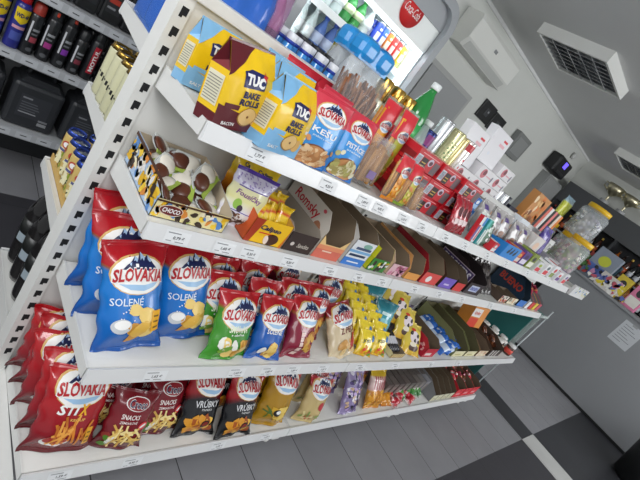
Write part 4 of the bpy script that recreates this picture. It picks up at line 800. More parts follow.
for k in range(4): carton('cream_front_tray', 'cream fronted open tray on the bottom shelf, %s of four' % ('first', 'second', 'third', 'last')[k], 'display tray', 2.325 + .082 * k, 2.40 + .082 * k, -.38, -.02, Z1, .055, .12, ('#8a8a8c', '#6a6250', '#57503c', '#6a604c')[k], '#dfdcc0', .09, KRD, None, lambda D, w, hf: D.rect(-w * .5, w * .5, hf * .35, hf * .5, h('#b9b58a', .4), 1))
for k in range(3):
    carton('red_front_tray', 'bright red fronted open tray on the bottom shelf, %s of three' % ('left', 'middle', 'right')[k], 'display tray', 2.66 + .135 * k, 2.79 + .135 * k, -.38, -.02, Z1, .085, .11, '#c82430', '#e0303c', .05, KRD, None, lambda D, w, hf: (D.rect(-w * .5, w * .4, hf * .3, hf * .5, h('#f2b0b4', .4), 1), D.rect(-w * .2, w * .2, hf * .75, hf * .85, h('#7a1018', .4), 1)))
    for j in range(6): setbag((NUTB, RC, CANDY)[(k + j) % 3], 2.685 + .135 * k + .04 * (j % 3), -.30 + .10 * (j // 3), Z1 + .055, 50, q.uniform(-60, 60), 'wrapped candy heaped inside the %s red fronted tray' % ('left', 'middle', 'right')[k], 'candies in the %s red tray' % ('left', 'middle', 'right')[k], 0)
# end cap: teal panel with clear wire display
e = thing('end_display', 'teal display board with clear pocket and white rails closing the gondola end', 'display', (3.125, 0, 0))
B().box(-.006, .006, -.27, .02, .16, .93, h('#1f6a68', .45)).build('teal_board', e)
b = B(); b.box(.005, .03, -.30, .03, .62, .95, mat('clear_pocket', '#d9e8e4', .2, clear=.7)); b.build('clear_pocket', e)
for z in (.16, .55, .93):
    B().box(-.01, .20, -.30, -.292, z, z + .022, mat('clear_rail', '#dfe8e6', .2, clear=.4), .001).build('clear_rail', e); B().box(-.01, .20, -.29, .0, z, z + .006, h('#3f8a84', .4)).build('end_shelf', e)
B().tube([(.20, -.29, .0), (.20, -.29, 1.0)], .005, h('#c9cfd2', .3)).build('edge_rod', e)
# ================================================================== back side of the gondola
GOLDM = h('#b8954a', .25, metal=1); ALU = h('#c4c8cc', .25, metal=1)
def can(name, cat, r, hh, body, top, deco=None, rim=None):
    root = thing(name, '', cat); b = B(); b.lathe([(r * .8, 0), (r * .93, .004), (r, .010), (r, hh - .020), (r * .97, hh - .014)], body, 20)
    if deco: D = Dec(.008); deco(D, r, hh); D.build(b, cylF(r), .0005)
    b.build('body', root); b = B(); b.lathe([(r * .99, hh - .015), (r * .90, hh - .005), (r * .87, hh), (r * .83, hh), (r * .80, hh - .005), (.0001, hh - .005)], rim or top, 20); b.build('shoulder', root)
    b = B(); b.lathe([(.0001, 0), (r * .78, 0), (r * .78, .001), (.0001, .001)], top, 20, (0, 0, hh - .0055)); b.box(-.004, .004, -.012, .006, hh - .004, hh - .003, top); b.build('lid', root); return Proto(root)
GC_ = can('slim_drink_can', 'drink can', .031, .165, h('#c9c7a4', .35, coat=.2), ALU, lambda D, r, hh: (D.rect(-.008, .0, hh * .36, hh * .44, BLK, 1), D.rect(.003, .009, hh * .30, hh * .40, BLK, 1), D.rect(-.02, -.012, hh * .42, hh * .45, h('#4a4a40', .4), 1)), GOLDM)
for k, y in enumerate((.330, .266, .202, .138)):
    for j in range(2): GC_.put((.028 + .064 * j, y, BZ[3] + .001), (0, 0, -.9), 'cream slim drink can with gold shoulder, %s in its %s row' % (('outermost', 'second', 'third', 'innermost')[k], ('near', 'far')[j]), 'cream slim cans')
YC = can('lemon_drink_can', 'drink can', .032, .148, h('#cdb16a', .35, coat=.2), ALU, lambda D, r, hh: (blobs(D, -.05, .05, hh * .12, hh * .5, 16, .013, [h('#e6c93a', .4), h('#d8d84a', .4), h('#8a9a2c', .4), h('#e6e0b8', .4), h('#3a4a20', .4)], 5, 1), D.ell(0, hh * .66, .016, .014, h('#b8483a', .4), 3), D.ell(0, hh * .66, .010, .009, WHT, 4), D.rect(-.02, .022, hh * .48, hh * .54, h('#5a5a8a', .4), 3), D.ell(.04, hh * .66, .016, .014, h('#b8483a', .4), 3), D.ell(-.045, hh * .7, .013, .012, h('#b8483a', .4), 3)), h('#3a52a8', .25, metal=.6))
for k in range(5):
    for j in range(2): YC.put((.050 + .067 * j, .43 - .067 * k, BZ[2] + .004), (0, 0, -.8 + .4 * (k % 2)), 'yellow lemon drink can with blue rim, %s in the %s row' % (('outermost', 'second', 'third', 'fourth', 'innermost')[k], ('near', 'far')[j]), 'lemon drink cans')
b = B(); b.box(.018, .022, .11, .47, BZ[2] + .001, BZ[2] + .028, h('#c9a45c', .6)); b.box(.018, .17, .11, .47, BZ[2] + .0005, BZ[2] + .003, h('#c9a45c', .6)); tag(b.build('cardboard_tray'), 'tan cardboard tray edge under the yellow lemon cans', 'tray')
def bottle(name, cat, prof, glass, capc, lab=None, capz=None, liquid=None):
    root = thing(name, '', cat); B().lathe(prof, glass, 20).build('bottle_body', root); zt = prof[-1][1]; r = prof[-1][0]
    b = B(); b.lathe([(r + .003, zt - .014), (r + .004, zt - .012), (r + .004, zt + .006), (r + .001, zt + .008), (.0001, zt + .008)], capc, 16); b.build('cap', root)
    if lab: b = B(); R_, z0, z1, m = lab; b.lathe([(R_, z0), (R_, z1)], m, 20); b.build('label', root)
    return Proto(root)
def pet(r, hh, n=.013): return [(.001, .004), (r * .6, 0), (r * .95, .012), (r, .03), (r, hh * .30), (r * .95, hh * .33), (r, hh * .36), (r, hh * .62), (r * .92, hh * .70), (r * .62, hh * .82), (n * 1.15, hh * .91), (n, hh * .93), (n, hh)]
COLA = bottle('dark_drink_bottle', 'drink bottle', pet(.050, .35), h('#0e0b0a', .12, coat=.6), h('#141416', .35), (.0505, .11, .21, h('#131614', .3)))
b_ = kids(COLA.o)
bb = B(); D = Dec(.01); D.rect(-.018, .016, .115, .15, h('#9aa8b0', .4), 1); D.build(bb, cylF(.051), .0006); bb.build('barcode_patch', COLA.o)
for k in range(4): COLA.put((.062, .43 - .102 * k, BZ[1] + .001), (0, 0, -1.0), 'black drink bottle at the gondola\'s back corner, %s of four' % ('outermost', 'second', 'third', 'innermost')[k])
# blue film water pack and the multipacks along the top back shelf
WB_ = mat('blue_film', '#3f7fe0', .12, clear=.45, coat=.4); PK = mat('pink_film', '#e0b0d8', .1, clear=.70, coat=.4); PKB = mat('pink_drink', '#b85a98', .12, clear=.35, coat=.4)
def multipack(name, label, x0, y0, nx, ny, r, hh, glass, capm, film, labm, z=BZ[4] + .001, film_top=False, fh=None):
    root = thing(name, label, 'drink multipack', (x0, y0, z)); P = pet(r, hh)
    for i in range(nx):
        for j in range(ny):
            c = (r + 2 * r * i, r + 2 * r * j, 0); o = B().lathe(P, glass, 16, c).build('bottle', root); zt = hh
            B().lathe([(.016, hh - .014), (.016, hh + .006), (.0001, hh + .007)], capm, 12, c).build('cap', o)
            B().lathe([(r * 1.012, hh * .38), (r * 1.012, hh * .60)], labm, 16, c).build('label', o)
    w, d = 2 * r * nx, 2 * r * ny; fh = fh or hh * .99; b = B(); n = 8
    ring = []
    for (ax, ay, a0) in ((w - r, d - r, 0), (r, d - r, PI / 2), (r, r, PI), (w - r, r, 1.5 * PI)):
        for k in range(n + 1): a = a0 + PI / 2 * k / n; ring.append((ax + (r + .003) * math.cos(a), ay + (r + .003) * math.sin(a)))
    m = len(ring); zs = [.004, fh * .3, fh * .6, fh * .78, fh * .92, fh]; sc = [1, .995, 1, .98, .9, .72] if not film_top else [1, .99, 1, 1, .98, .93]
    vs = [(w / 2 + (p[0] - w / 2) * s_, d / 2 + (p[1] - d / 2) * s_, zz + .004 * math.sin(9 * i_)) for zz, s_ in zip(zs, sc) for i_, p in enumerate(ring)]
    fs = [(j * m + i, j * m + (i + 1) % m, (j + 1) * m + (i + 1) % m, (j + 1) * m + i) for j in range(len(zs) - 1) for i in range(m)] + [[(len(zs) - 1) * m + i for i in range(m)]]
    b.add(vs, fs, film, True); b.build('shrink_film', root); return root
CLR = mat('water_bottle', '#dfe8ee', .08, clear=.6)
multipack('water_multipack', 'blue shrink wrapped water multipack at the back top shelf\'s left end', .0, .076, 3, 3, .043, .29, h('#3a78d0', .2, coat=.3), h('#2a4a9a', .4), WB_, h('#8fb4e6', .35))
multipack('pink_drink_multipack', 'pink shrink wrapped drink multipack above the back panel, right one', .225, .10, 1, 3, .045, .31, PKB, h('#6a2a5a', .4), PK, h('#3a2440', .35))
multipack('pink_drink_multipack', 'violet pink drink multipack above the back panel, left one', -.0 + .3 - .18 + .0, .385 - .0, 1, 1, .04, .31, PKB, h('#5a2a6a', .4), PK, h('#6a4a8a', .35))
SB = bottle('small_water_bottle', 'water bottle', pet(.030, .205, .014), h('#3f8fd8', .12, coat=.3), h('#e6e9ee', .35), (.0178, .182, .192, h('#2440a8', .35)))
for k in range(4):
    for j in range(2): SB.put((.345 + .063 * k, .105 + .065 * j, BZ[4] + .001), (0, 0, 0), 'small water bottle with white cap and blue neck band, %s of the %s row' % (('first', 'second', 'third', 'fourth')[k], ('front', 'back')[j]), 'small blue-banded water bottles')
BKC = can('black_white_can', 'drink can', .033, .225, h('#2c2e32', .35), ALU, lambda D, r, hh: (D.rect(-.022, .022, hh * .2, hh * .8, h('#b8bcc2', .4), 1), D.rect(-.015, .012, hh * .45, hh * .6, h('#4a4d52', .4), 2)), h('#24262a', .3))
for k in range(3): BKC.put((.47 + .068 * k, .235, BZ[4] + .001), (0, 0, .2), 'black and silver drink can behind the small water bottles, %s of three' % ('left', 'middle', 'right')[k], 'black and silver cans')
mwp = multipack('mineral_water_multipack', 'large mineral water multipack with bright blue film top above the pretzel bag', .59, .10, 2, 2, .044, .335, mat('mineral_bottle', '#d9dee2', .15, clear=.3), h('#2a7fd0', .4), mat('clear_wrap', '#e9eef0', .1, clear=.75), h('#c9cdd2', .35), fh=.30)
bb = B(); D = Dec(0)
[bb.box(.591 + .088 * i, .677 + .088 * i, .102 + .088 * j, .188 + .088 * j, BZ[4] + .275, BZ[4] + .352, h('#1d8fd6', .3, coat=.3), .024) for i in range(2) for j in range(2)]; bb.box(.60, .76, .11, .268, BZ[4] + .275, BZ[4] + .338, h('#1d8fd6', .3, coat=.3)); q = random.Random(3)
for k in range(16): D.ell(q.uniform(-.075, .075), q.uniform(-.075, .075), .005, .004, h('#cfe8f6', .4), 1, 0, 8)
for k in range(3): D.rect(-.02, .05, -.07 + .06 * k, -.06 + .06 * k, h('#bfe0f4', .4), 1)
D.build(bb, planeF((.678, .19, BZ[4] + .352), (1, 0, 0), (0, 1, 0), (0, 0, 1)), .0006); bb.build('blue_film_top', mwp, -mwp.location)
GB = bottle('gold_lid_bottle', 'drink bottle', [(.001, 0), (.030, 0), (.033, .01), (.033, .19), (.028, .215), (.024, .22), (.024, .262)], mat('pale_bottle', '#cfc8a8', .15, clear=.3), GOLDM, (.0335, .03, .16, h('#c8303c', .35)))
for o in [c for c in kids(GB.o) if c.name.startswith('cap')]:
    bpy.data.objects.remove(o)
B().lathe([(.0265, .205), (.029, .208), (.029, .285), (.027, .288), (.0001, .288)], h('#c9a050', .22, metal=1), 20).build('gold_lid', GB.o)
for k in range(3): GB.put((.80 + .083 * k, .13, BZ[4] + .001), (0, 0, 0), 'bottle with tall gold lid behind the sticks packs, %s of three' % ('left', 'middle', 'right')[k])
GRN = bottle('green_soda_bottle', 'soda bottle', pet(.046, .325, .014), mat('green_pet', '#2f9a4a', .08, clear=.25, coat=.4), h('#e9eeee', .35), (.0465, .12, .19, h('#3fae5a', .3)))
GRN.put((1.045, .13, BZ[4] + .001), (0, 0, 0), 'green soda bottle with white cap rising above the red wafer boxes', None, (1.15, 1.15, 1.18))
CLB = bottle('clear_water_bottle', 'water bottle', pet(.036, .26, .014), mat('clear_pet', '#d6e6e0', .08, clear=.5), h('#e9eeee', .35), (.0365, .09, .17, h('#bfe0d0', .3)))
CLB.put((.985, .20, BZ[4] + .001), (0, 0, 0), 'clear water bottle left of the green soda bottle'); CLB.put((1.13, .11, BZ[4] + .001), (0, 0, 0), 'clear water bottle right of the green soda bottle')
def tin(label, x, y, r, hh, c, deco=None):
    root = thing('tall_tin', label, 'tin', (x, y, BZ[4] + .001)); b = B().lathe([(r * .96, 0), (r, .004), (r, hh - .004), (r * .96, hh)], h(c, .25, metal=.5), 20)
    if deco: D = Dec(.01); deco(D, r, hh); D.build(b, cylF(r), .0006)
    b.build('body', root); B().lathe([(r * .97, hh - .006), (r * 1.02, hh - .004), (r * 1.02, hh + .004), (r * .9, hh + .006), (.0001, hh + .005)], h(c, .2, metal=.7), 20).build('lid', root)
tin('dark blue tin with violet band next to the red wafer boxes', 1.165, .10, .030, .235, '#2a3570', lambda D, r, hh: D.rect(-.03, .03, hh * .75, hh * .95, h('#8a3a7a', .3), 1))
tin('silver tin, left one of the tall tins above the wafer boxes', 1.235, .11, .034, .315, '#c3c7ca'); tin('silver tin, second of the tall tins above the wafer boxes', 1.30, .16, .032, .32, '#cdd1d3')
def chk(D, r, hh):
    for i in range(6):
        for j in range(10): D.rect(-.035 + .012 * i, -.028 + .012 * i, hh * .4 + .014 * j, hh * .4 + .014 * j + .007, h('#3f7a4a' if (i + j) % 2 else '#d9d8a8', .3), 1)
tin('green checked tin between silver and cream tins', 1.355, .11, .034, .31, '#d6d3a2', chk); tin('cream tin with gold stripe right of the green checked tin', 1.425, .12, .030, .305, '#d9c98f', None)
def rdt(D, r, hh):
    for j in range(9): D.ell(.0 + .012 * (j % 2), hh * .2 + .02 * j, .008, .007, h('#c8303c', .3), 1)
    D.rect(-.035, .035, hh * .86, hh * .97, h('#c8303c', .3), 2)
tin('white tin with red dots, right one of the tall tins', 1.485, .11, .030, .31, '#e6e0dc', rdt)
# white cartons with little red marks
def wcf(D, w, hh):
    D.ell(-w * .18, hh * .5, w * .14, hh * .4, h('#c8707a', .4), 1); D.ell(-w * .15, hh * .6, w * .08, hh * .22, h('#7a3a44', .4), 2); D.rect(w * .0, w * .3, hh * .4, hh * .5, h('#e0a8b0', .4), 1); D.ell(w * .36, hh * .4, w * .05, hh * .3, h('#8a8a94', .4), 1)
def wtop(D, w, hh): D.rect(w * .12, w * .36, hh * .78, hh * .84, h('#d8303c', .4), 1); D.rect(w * .02, w * .32, hh * .62, hh * .70, h('#e6b0b8', .4), 1); D.ell(-w * .2, hh * .3, w * .06, hh * .05, h('#dfe2ea', .4), 1)
WN = ['bottom', 'second', 'third', 'fourth', 'fifth', 'sixth', 'seventh']
for c, (x, n, y, w_, lid) in enumerate(((1.56, 3, .10, .20, 1), (1.775, 4, .11, .21, 1), (1.985, 5, .13, .19, 0))):
    for k in range(n): mini_box('white_carton', 'white carton with pink pictures, %s of the %s stack behind the grey pouches' % ('topmost' if k == n - 1 else WN[k], ('left', 'middle', 'right')[c]), 'carton', w_ - .006, .15, .066, ['#e2e0e2', '#d9d6da', '#e2e0e2'], (x, y + .055, BZ[4] + .0675 * k + .001), 0, 0, wcf)
    if lid: mini_box('white_display_lid', 'upright white carton with red mark on top of the %s white stack' % ('left', 'middle', 'right')[c], 'carton', w_, .05, .19, ['#e6e5e8', '#e6e5e8', '#e6e5e8'], (x - .01, y + .05, BZ[4] + .0675 * n + .001), 0, 6, wtop)
for k in range(4): tin('slim silver tube standing right of the white cartons, %s of four' % ('first', 'second', 'third', 'last')[k], 2.09 + .05 * k, .12, .019, .22, ('#d6d9dc', '#8a8c90', '#e0e2e4', '#3a3c42')[k])
for k, (c, nm) in enumerate((('#8a3a5a', 'plum'), ('#b9a888', 'beige'), ('#6a6a60', 'olive grey'), ('#c9b49a', 'pale'))): mini_box('cosmetic_box', '%s slim box on the back shelf beyond the white cartons' % nm, 'box', .05, .05, .30 + .012 * k, [c, '#e0dcd6', '#4a4446'], (2.12 + .06 * k, .27, BZ[4] + .001), 0)
mini_box('dark_blue_box', 'dark blue and black box left of the orange picture board', 'box', .14, .08, .19, ['#1c2238', '#2a3a6a', '#14161c'], (2.36, .14, BZ[4] + .001), 0)
mini_box('orange_picture_box', 'tall orange brown box with mottled food pictures on the back shelf', 'box', .24, .06, .36, ['#c98a4a', '#e0b070', '#8a4a20'], (2.56, .10, BZ[4] + .001), 0, 0, lambda D, w, hh: blobs(D, -w * .46, w * .46, hh * .08, hh * .95, 40, .026, [h('#e6b878', .4), h('#a8602a', .4), h('#d8782a', .4), h('#f0d8b0', .4), h('#7a3a18', .4)], 4, 1))
for k, c in enumerate(('#1c1c20', '#d86a5a', '#e6e2e0', '#1c1c20', '#e07a7a', '#22242a', '#e8d9c8', '#e6863a')): mini_box('slim_packet', 'slim upright packet in the striped row behind the purple multipack, %s' % ('first, black', 'second, salmon', 'third, white', 'fourth, black', 'fifth, pink', 'sixth, black', 'seventh, cream', 'last, orange')[k], 'packet', .046, .12, .34, [c, c, c], (2.73 + .048 * k, .14, BZ[4] + .001), 0)
# candy jars on the end shelf
EZ = 1.235
e2 = thing('end_shelf_unit', 'white end shelf with tall price rail carrying clear candy jars past the gondola end', 'shelf', (3.36, -.02, 0))
B().box(-.20, .24, -.27, .34, EZ - .02, EZ, MS).build('shelf_board', e2); b = B().box(-.20, .24, -.29, -.27, EZ - .05, EZ + .035, MRAIL); D = Dec(0); blobs(D, -.10, .22, EZ - .02, EZ + .03, 26, .012, [h('#5a8ac0', .4), h('#d8c84a', .4), h('#e6e6e6', .4), h('#8aa84a', .4)], 3, 1); D.build(b, frontF(-.29), .0006); b.build('price_rail', e2)
for y in (.04, .32): B().box(-.15, .15, y - .01, y + .01, 0, EZ - .02, MSE).build('side_support', e2)
def cjar(label, x, y, hh, r, seed, cols, z=EZ + .001):
    root = thing('candy_jar', label, 'candy jar', (x, y, z)); B().lathe([(.001, 0), (r * .9, 0), (r, .012), (r, hh * .78), (r * .8, hh * .88), (r * .72, hh * .90)], GLS, 24).build('clear_jar', root)
    B().lathe([(r * .78, hh * .88), (r * .82, hh * .885), (r * .82, hh), (r * .78, hh * 1.01), (.0001, hh * 1.01)], h('#e6b81c', .4), 24).build('yellow_lid', root); q = random.Random(seed); b = B()
    for _ in range(80):
        a = q.uniform(0, 6.28); rr = (r * .85) * math.sqrt(q.random()); b.ball((rr * math.cos(a), rr * math.sin(a), q.uniform(.02, hh * .72)), .022, .015, .014, h(q.choice(cols), .35), 7)
    o = b.build('sweets', root); o['kind'] = 'stuff'
JC = ['#c9c6cf', '#a9a4ba', '#d8d2d0', '#b88aa0', '#8fae5a', '#e0d8b8']
cjar('clear candy jar of pinkish sweets with yellow lid, front one at the gondola end', 3.30, -.08, .32, .10, 1, ['#d8a0b0', '#c9b4c0', '#8fae4a', '#e0d8c0', '#a87a8a'])
cjar('clear candy jar with yellow lid underneath the topmost jar', 3.49, .05, .30, .105, 3, JC)
cjar('clear candy jar of pale sweets with yellow lid, topmost at the gondola end', 3.49, .05, .28, .115, 2, ['#e0dee2', '#c9c6cf', '#d8d2d0', '#a9a4ba', '#e6e4e0'], EZ + .306)
YB = make_bag('yellow_snack_bag', 'snack bag', Bag(.20, .22, .06, 161, .22), zones('film_lime', [(0, '#b9c03a'), (.5, '#d6da2a'), (.75, '#c9d03a'), (.8, '#a9c4d0'), (1, '#8fb0c4')]), None, 12, 14)
cjar('clear candy jar of lime and white sweets, behind the front jar', 3.40, .235, .30, .085, 4, ['#c9d05a', '#b9c048', '#e6e6d8', '#9aa84a'])
setbag(YB, 3.42, .235, EZ + .306, 4, 0, 'lime yellow snack bag standing on the lime sweets jar behind the other jars')
setbag(CANDY, 3.47, -.16, EZ + .001, 50, 30, 'pink wrapped candy lying at the corner of the end shelf')
# ================================================================== the oil shelving along the back wall
oil = thing('oil_shelving', 'grey metal shelving of black oil cans against the back wall', 'shelving', (0, 0, 0)); GM = h('#b4b6b8', .45)
B().box(-1.3, .86, WY - .03, WY - .014, .0, 2.2, h('#9fa1a3', .5)).build('back_panel', oil)
for z, nm in ((.954, 1), (.645, 1), (.262, 1), (1.33, 1)):
    o = B().box(-1.3, .86, 1.41, WY - .03, z - .03, z, GM, .002).build('shelf_board', oil); r = B().box(-1.3, .86, 1.396, 1.41, z - .042, z + .002, h('#b9bcc0', .35)); D = Dec(0)
    for k in range(22):
        x = -1.2 + .095 * k; D.rect(x - .035, x + .035, z - .036, z - .004, h('#c9ccd0', .4), 1); D.rect(x - .016, x + .014, z - .022, z - .017, h('#4a4c50', .5), 2)
    D.build(r, frontF(1.396), .0008); r.build('price_rail', o)
for x in (-1.3, .83): B().box(x, x + .03, 1.72, 1.79, 0, 2.2, GM).build('upright', oil)
B().box(-1.3, .86, 1.66, 1.70, 0, .22, h('#2c2d30', .6)).build('kick_plate', oil)
MBK = h('#17181a', .35, coat=.3)
def spray(label, x, col, cap, lab, band, r=.031, hh=.185, z=.646, y=1.455, trig=False, txt=None, group=None):
    root = thing('spray_can', label, 'spray can', (x - .07, y, z), (0, 0, random.Random(label).uniform(-.3, .3)), group); b = B(); b.lathe([(r * .95, 0), (r, .004), (r, hh), (r * .85, hh + .012), (r * .6, hh + .018)], h(col, .3, coat=.3), 18); D = Dec(.008)
    if txt: D.rect(-.016, .016, hh * .20, hh * .92, h(lab, .35), 1); D.text(txt, 0, hh * .56, hh * .6, .020, WHT, 2, PI / 2, .03)
    else:
        D.rect(-.026, -.018, hh * .34, hh * .88, h('#c9cace', .4), 1); D.rect(-.012, .020, hh * .64, hh * .70, h('#9a9ca0', .4), 1); D.rect(-.012, .014, hh * .54, hh * .58, h('#7a7c80', .4), 1); D.rect(-.012, .020, hh * .34, hh * .48, h(band, .35), 1); D.ell(.0, hh * .14, .014, .010, h('#5a5c60', .4), 1)
    D.build(b, cylF(r), .0006); b.build('body', root)
    c = B(); c.lathe([(r * .85, hh + .008), (r * .86, hh + .012), (r * .82, hh + .055), (r * .5, hh + .066), (.0001, hh + .067)], h(cap, .4), 16); c.build('cap', root)
    if trig: B().box(-.006, .006, -.034, -.01, hh + .03, hh + .05, h('#c8402a', .4), .002).build('red_trigger', root)
def wd(label, x):
    root = thing('lubricant_can', label, 'spray can', (x - .055, 1.455, .646), (0, 0, .15)); r, hh = .033, .20; b = B(); b.lathe([(r * .95, 0), (r, .004), (r, hh), (r * .8, hh + .014), (r * .6, hh + .02)], h('#2a2f86', .3, coat=.3), 18); D = Dec(.008)
    D.poly([(-.03, hh * .68), (0, hh * .60), (.03, hh * .68), (.034, hh * .96), (-.034, hh * .96)], h('#e6c81c', .35), 1); D.text('WD-40', 0, hh * .80, .052, .020, h('#20245a', .35), 2, 0, .05); D.rect(-.028, .028, hh * .48, hh * .55, h('#d9a0b0', .4), 1); D.rect(-.024, .024, hh * .2, hh * .4, h('#4a58a8', .4), 1); D.build(b, cylF(r), .0006); b.build('body', root)
    c = B(); c.lathe([(r * .7, hh + .012), (r * .7, hh + .045), (r * .45, hh + .058), (.0001, hh + .06)], h('#c8202c', .35), 16); c.build('red_cap', root)
wd('blue and yellow lubricant spray can with red cap, at the photo\'s left edge', -.075); wd('blue and yellow lubricant spray can with red cap, right one of the two', .005)
spray('black spray can with brick red cap and rose band', .080, '#1c1d20', '#a8382c', '', '#b04a58', z=.646); spray('black spray can with magenta band, red nozzle', .150, '#1c1d20', '#1c1d20', '', '#a83a86', trig=True, hh=.20)
spray('black spray can with violet band, red nozzle', .218, '#1c1d20', '#1c1d20', '', '#8a3ab0', trig=True, hh=.21); spray('short black spray can with dark rose band', .285, '#1a1b1e', '#1a1b1e', '', '#8a3a48', hh=.17)
spray('black spray can with red vertical name label', .352, '#1a1b1e', '#1a1b1e', '#b01c30', '', txt='MOTUL', hh=.20); spray('black spray can with teal band beside the cream drink cans', .425, '#1a1b1e', '#1a1b1e', '', '#3a7a80', hh=.17)
for k in range(7): spray('black spray can in the dim second row of the oil shelf', -.04 + .075 * k, '#161719', ('#1a1b1e', '#5a2a22')[k % 5 == 1], '', '#3a3a3e', y=1.55, hh=.22, group='second row of black spray cans')
def jerry(label, x, w=.235, hh=.285, z=.263):
    root = thing('oil_canister', label, 'oil canister', (x, 1.535, z)); d = .19; m = h('#303236', .45, coat=.15); b = B(); b.box(-w / 2, w / 2, -d / 2, d / 2, 0, hh * .86, m, .022); 
    b.prism([(-w / 2 + .02, hh * .82), (w / 2 - .02, hh * .82), (w / 2 - .045, hh * .96), (-w / 2 + .045, hh * .96)], -d / 2 + .02, d / 2 - .02, m); D = Dec(0)
    D.rect(-w * .3, w * .3, hh * .22, hh * .66, h('#3a3c41', .4), 1); D.rect(-w * .26, -w * .08, hh * .58, hh * .61, h('#8a8c90', .4), 2)
    for k in range(5): D.rect(-w * .26, w * (.05 + .03 * (k % 3)), hh * (.50 - .05 * k), hh * (.52 - .05 * k), h('#606268', .4) if k != 4 else h('#a0a2a6', .4), 2)
    D.rect(w * .16, w * .34, hh * .13, hh * .19, h('#9a9c9f', .4), 2); D.rect(w * .16, w * .34, hh * .21, hh * .25, h('#84868a', .4), 2); D.build(b, frontF(-d / 2), .0006); b.build('canister_body', root)
    B().tube([(-w * .28, -.02, hh * .93), (-w * .26, -.02, hh * 1.04), (-w * .2, -.02, hh * 1.07), (w * .16, -.02, hh * 1.07), (w * .22, -.02, hh * 1.03), (w * .24, -.02, hh * .93)], .011, m, 10).build('handle', root)
    B().lathe([(.022, hh * .95), (.022, hh * 1.04), (.0001, hh * 1.045)], h('#1a1b1d', .4), 16, (w * .33, .03, 0)).build('cap', root)
jerry('large dark grey oil canister on the low oil shelf, middle one in view', .135); jerry('large dark grey oil canister cut by the photo\'s left edge', -.13); jerry('large dark grey oil canister behind the yellow lemon cans', .40)
def oilb(label, x, z=.955):
    root = thing('oil_bottle', label, 'oil bottle', (x, 1.50, z)); b = B(); b.box(-.05, .05, -.033, .033, 0, .19, MBK, .012); D = Dec(0); D.rect(-.035, .035, .05, .14, h('#2a2b2e', .4), 1); D.rect(-.03, .02, .10, .125, h('#b03a2a', .4), 2); D.rect(-.03, .01, .07, .08, h('#8a8c90', .4), 2); D.build(b, frontF(-.033), .0006); b.build('bottle_body', root)
    B().lathe([(.018, .185), (.018, .235), (.0001, .236)], h('#1a1b1d', .4), 14, (.02, 0, 0)).build('cap', root)
for k, x in enumerate((.06, .17, .28, .39, .50)): oilb('black engine oil bottle on the upper oil shelf, %s' % ('first from the left', 'second from the left', 'third, red lettered', 'fourth, beside the blue water pack', 'fifth, hidden behind the blue water pack')[k], x)
# ================================================================== the open fridge
fr = thing('open_drinks_fridge', 'tall grey framed open drinks fridge with white lit interior and round red sign', 'fridge', (1.2, 1.42, 0)); MG = h('#9ca0a4', .35, coat=.2); MW = h('#e6eef0', .35); x0, x1, yf, yb = -.31, .80, -.30, .36
B().box(x0, x1, yb - .03, yb, .0, 2.20, MG).build('back_wall', fr); B().box(x0 + .05, x1 - .05, yb - .045, yb - .03, .3, 2.1, MW).build('inner_back', fr)
for s, xx in ((-1, x0), (1, x1)): b = B(); b.box(min(xx, xx - s * .05), max(xx, xx - s * .05), yf, yb, 0, 2.05, MG); b.box(min(xx - s * .05, xx - s * .06), max(xx - s * .05, xx - s * .06), yf + .02, yb, .3, 2.05, MW); b.build('side_wall', fr)
def rr(w0, w1, z0, z1, r, n=8): return [(w0, z0), (w1, z0)] + [(w1 - r + r * math.sin(a), z1 - r + r * math.cos(a)) for a in [PI / 2 - PI / 2 * k / n for k in range(n + 1)]] + [(w0 + r - r * math.sin(a), z1 - r + r * math.cos(a)) for a in [PI / 2 * k / n for k in range(n + 1)]]
o_, i_ = rr(x0, x1, 0, 2.20, .16), rr(x0 + .055, x1 - .055, .30, 2.145, .12); n = len(o_); b = B()
for y in (yf - .04, yf): b.add([(p[0], y, p[1]) for p in o_] + [(p[0], y, p[1]) for p in i_], [(k, (k + 1) % n, n + (k + 1) % n, n + k) if y < yf else (n + k, n + (k + 1) % n, (k + 1) % n, k) for k in range(n)], MG)
b.add([(p[0], y, p[1]) for y in (yf - .04, yf) for p in o_], [(k, n + k, n + (k + 1) % n, (k + 1) % n) for k in range(n)], MG, True); b.add([(p[0], y, p[1]) for y in (yf - .04, yf) for p in i_], [(k, (k + 1) % n, n + (k + 1) % n, n + k) for k in range(n)], MG, True); b.build('front_frame', fr)
b = B(); b.prism(rr(x0 + .02, x1 - .02, 2.02, 2.19, .14), yf, yb, MG); b.build('top_cover', fr)
b = B(); b.prism(rr(x0 + .056, x1 - .056, 1.86, 2.144, .12), yf + .01, yf + .03, h('#f2f6f4', .3)); hd_ = b.build('header_panel', fr)
b = B(); b.lathe([(.0001, 0), (.098, 0), (.10, .002), (.10, .006), (.0001, .006)], h('#d42a2c', .35), 32); D = Dec(0); D.text('Coca-Cola', 0, 0, .155, .052, WHT, 1, 0, .0, .25); D.build(b, planeF((0, 0, .006), (1, 0, 0), (0, 1, 0), (0, 0, 1)), .001)
b.build('round_sign', fr, (.43, yf + .008, 1.985), (PI / 2, 0, 0))
LED = mat('led_strip', '#eefaff', .5, emit=9)
for xx in (x0 + .075, x1 - .075): B().box(xx - .008, xx + .008, yf + .05, yf + .07, .35, 1.85, LED).build('led_tube', fr)
B().box(x0 + .1, x1 - .1, yf + .06, yf + .09, 1.845, 1.858, LED).build('led_tube', fr)
FZ = (.34, .70, 1.06, 1.40, 1.675)
for z in FZ:
    o = B().box(x0 + .06, x1 - .06, yf + .09, yb - .05, z - .012, z, h('#dfe6e8', .3)).build('wire_shelf', fr); B().box(x0 + .06, x1 - .06, yf + .075, yf + .09, z - .03, z + .012, h('#eef2f2', .3)).build('price_strip', o)
